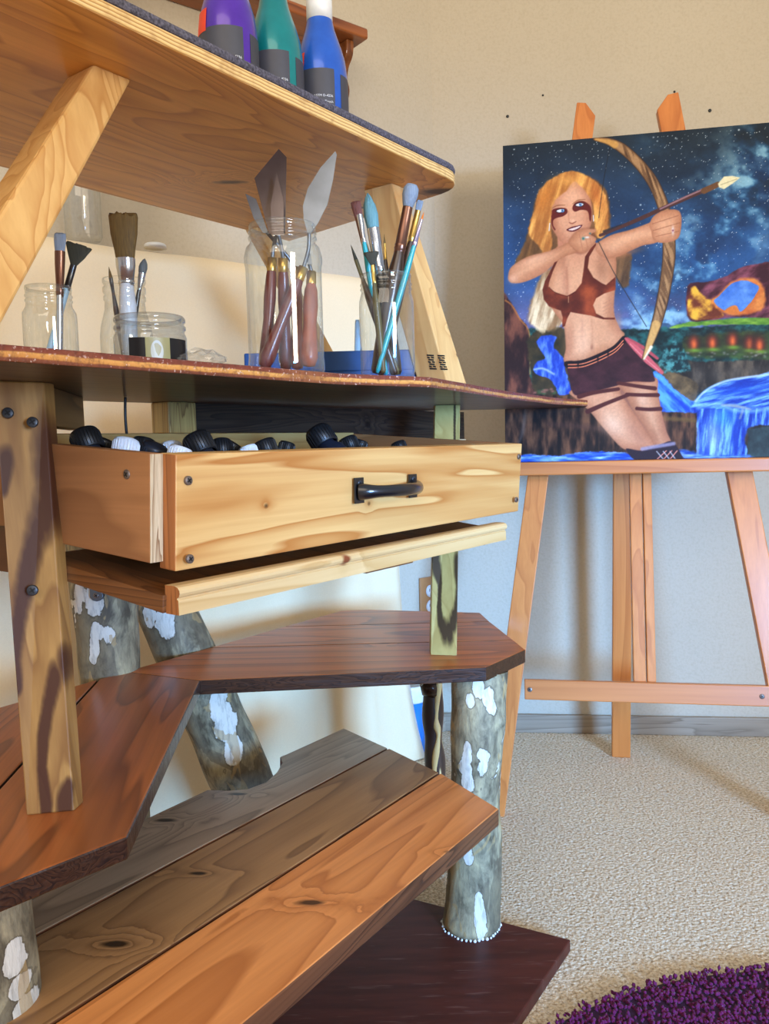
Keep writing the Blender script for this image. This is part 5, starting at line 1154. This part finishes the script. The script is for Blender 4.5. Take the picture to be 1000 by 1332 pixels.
shape([(752, 356), (772, 332), (800, 330), (826, 336), (800, 356), (772, 374), (756, 368)], (226, 214, 170), 2, 1, False); stroke([(760, 360), (815, 340)], 2.4, (150, 140, 104), 1.5, .7)
# bow hand
shape([(524, 495), (535, 468), (560, 450), (592, 442), (620, 446), (630, 468), (628, 510), (618, 538), (590, 550), (556, 552), (536, 540), (530, 515)], (222, 164, 128), 2, tex=skin, edge=.55)
for (a, b) in (((533, 490), (620, 462)), ((536, 512), (626, 486)), ((545, 532), (622, 514))): stroke([a, b], 2.6, (150, 92, 66), 1.5, .7)
blob(602, 512, 4, 14, (226, 216, 210), .9); blob(602, 512, 3, 3.4, (110, 30, 60), .9)
# canvas weave and paint ridges
COL *= (.93 + .10 * fbm(120, 5, 5, 2))[..., None]; COL += 6
COL = np.clip(COL, 0, 255) / 255; COL = COL ** 1.12
LINC = np.where(COL <= .04045, COL / 12.92, ((COL + .055) / 1.055) ** 2.4)
me = bpy.data.meshes.new('painted_surface')
po = wloc(pt); vv = (W3 - np.array(po)).reshape(-1, 3)
idx = np.arange(nx * ny).reshape(ny, nx); quads = np.stack([idx[:-1, :-1], idx[:-1, 1:], idx[1:, 1:], idx[1:, :-1]], -1).reshape(-1, 4)
me.vertices.add(len(vv)); me.vertices.foreach_set('co', vv.ravel()); me.loops.add(quads.size); me.loops.foreach_set('vertex_index', quads.ravel())
me.polygons.add(len(quads)); me.polygons.foreach_set('loop_start', np.arange(len(quads)) * 4); me.polygons.foreach_set('loop_total', np.full(len(quads), 4)); me.update(calc_edges=True)
ca_ = me.color_attributes.new('paint', 'FLOAT_COLOR', 'POINT'); rgba = np.ones((len(vv), 4)); rgba[:, :3] = LINC.reshape(-1, 3); ca_.data.foreach_set('color', rgba.ravel())
t = NT('oil_paint'); at = t.n.new('ShaderNodeAttribute'); at.attribute_name = 'paint'; t.set(at.outputs['Color'], .6, spec=.2); t.bump(t.noise(t.obj(), 420, 3), .25, .001); me.materials.append(t.mat)
ps = bpy.data.objects.new('painted_surface', me); C.objects.link(ps); ps.parent = pt
# ------------------------------------------------------------------ purple shag rug
RC = V((.56, .53, 0)); RR = .628
rug = thing('rug', 'round deep purple shag rug on the carpet in the near right corner', 'rug', RC)
RM = NT('purple_shag'); n = RM.noise(RM.obj(), 90, 3); n2 = RM.noise(RM.obj(), 7, 2); RM.set(RM.mix(n2, RM.mix(n, lin((58, 10, 38)), lin((136, 42, 90))), RM.mix(n, lin((52, 10, 46)), lin((114, 36, 92)))), .95, sheen=.1, spec=.1)
m = MB(); m.lathe([(RR - .012, .001), (RR - .006, .006), (RR - .02, .012), (.0001, .012)], frame(RC, ZZ), 96); m.build('backing', plain('rug_backing', (58, 26, 62), .9), rug)
NT_ = 46000
rad_ = np.sqrt(rng.rand(NT_)) * (RR - .006); an_ = rng.rand(NT_) * 2 * math.pi
bx_ = np.stack([rad_ * np.cos(an_), rad_ * np.sin(an_), np.full(NT_, .011)], 1)
dirs = np.stack([rng.normal(0, 1.1, NT_), rng.normal(0, 1.1, NT_), np.ones(NT_)], 1); edge = np.clip((rad_ - RR + .03) / .03, 0, 1)[:, None]
dirs[:, :2] += edge * np.stack([np.cos(an_), np.sin(an_)], 1) * .9; dirs /= np.linalg.norm(dirs, axis=1)[:, None]
ln = rng.uniform(.006, .011, NT_)[:, None]; wd = rng.uniform(.0024, .0040, NT_)[:, None]
a1 = np.cross(dirs, np.array([.3, .9, .1])); a1 /= np.linalg.norm(a1, axis=1)[:, None]; a2 = np.cross(dirs, a1)
mid_ = bx_ + dirs * ln * .6
vv = np.stack([bx_, mid_ + a1 * wd, mid_ + a2 * wd, mid_ - a1 * wd, mid_ - a2 * wd, bx_ + dirs * ln], 1).reshape(-1, 3)
f0 = np.array([(0, 2, 1), (0, 3, 2), (0, 4, 3), (0, 1, 4), (5, 1, 2), (5, 2, 3), (5, 3, 4), (5, 4, 1)])
tri = (f0[None] + (np.arange(NT_) * 6)[:, None, None]).reshape(-1, 3)
me = bpy.data.meshes.new('pile'); me.vertices.add(len(vv)); me.vertices.foreach_set('co', vv.ravel()); me.loops.add(tri.size); me.loops.foreach_set('vertex_index', tri.ravel())
me.polygons.add(len(tri)); me.polygons.foreach_set('loop_start', np.arange(len(tri)) * 3); me.polygons.foreach_set('loop_total', np.full(len(tri), 3)); me.polygons.foreach_set('use_smooth', np.ones(len(tri), bool)); me.update(calc_edges=True)
me.materials.append(RM.mat); po = bpy.data.objects.new('pile', me); C.objects.link(po); po.parent = rug; po['kind'] = 'stuff'
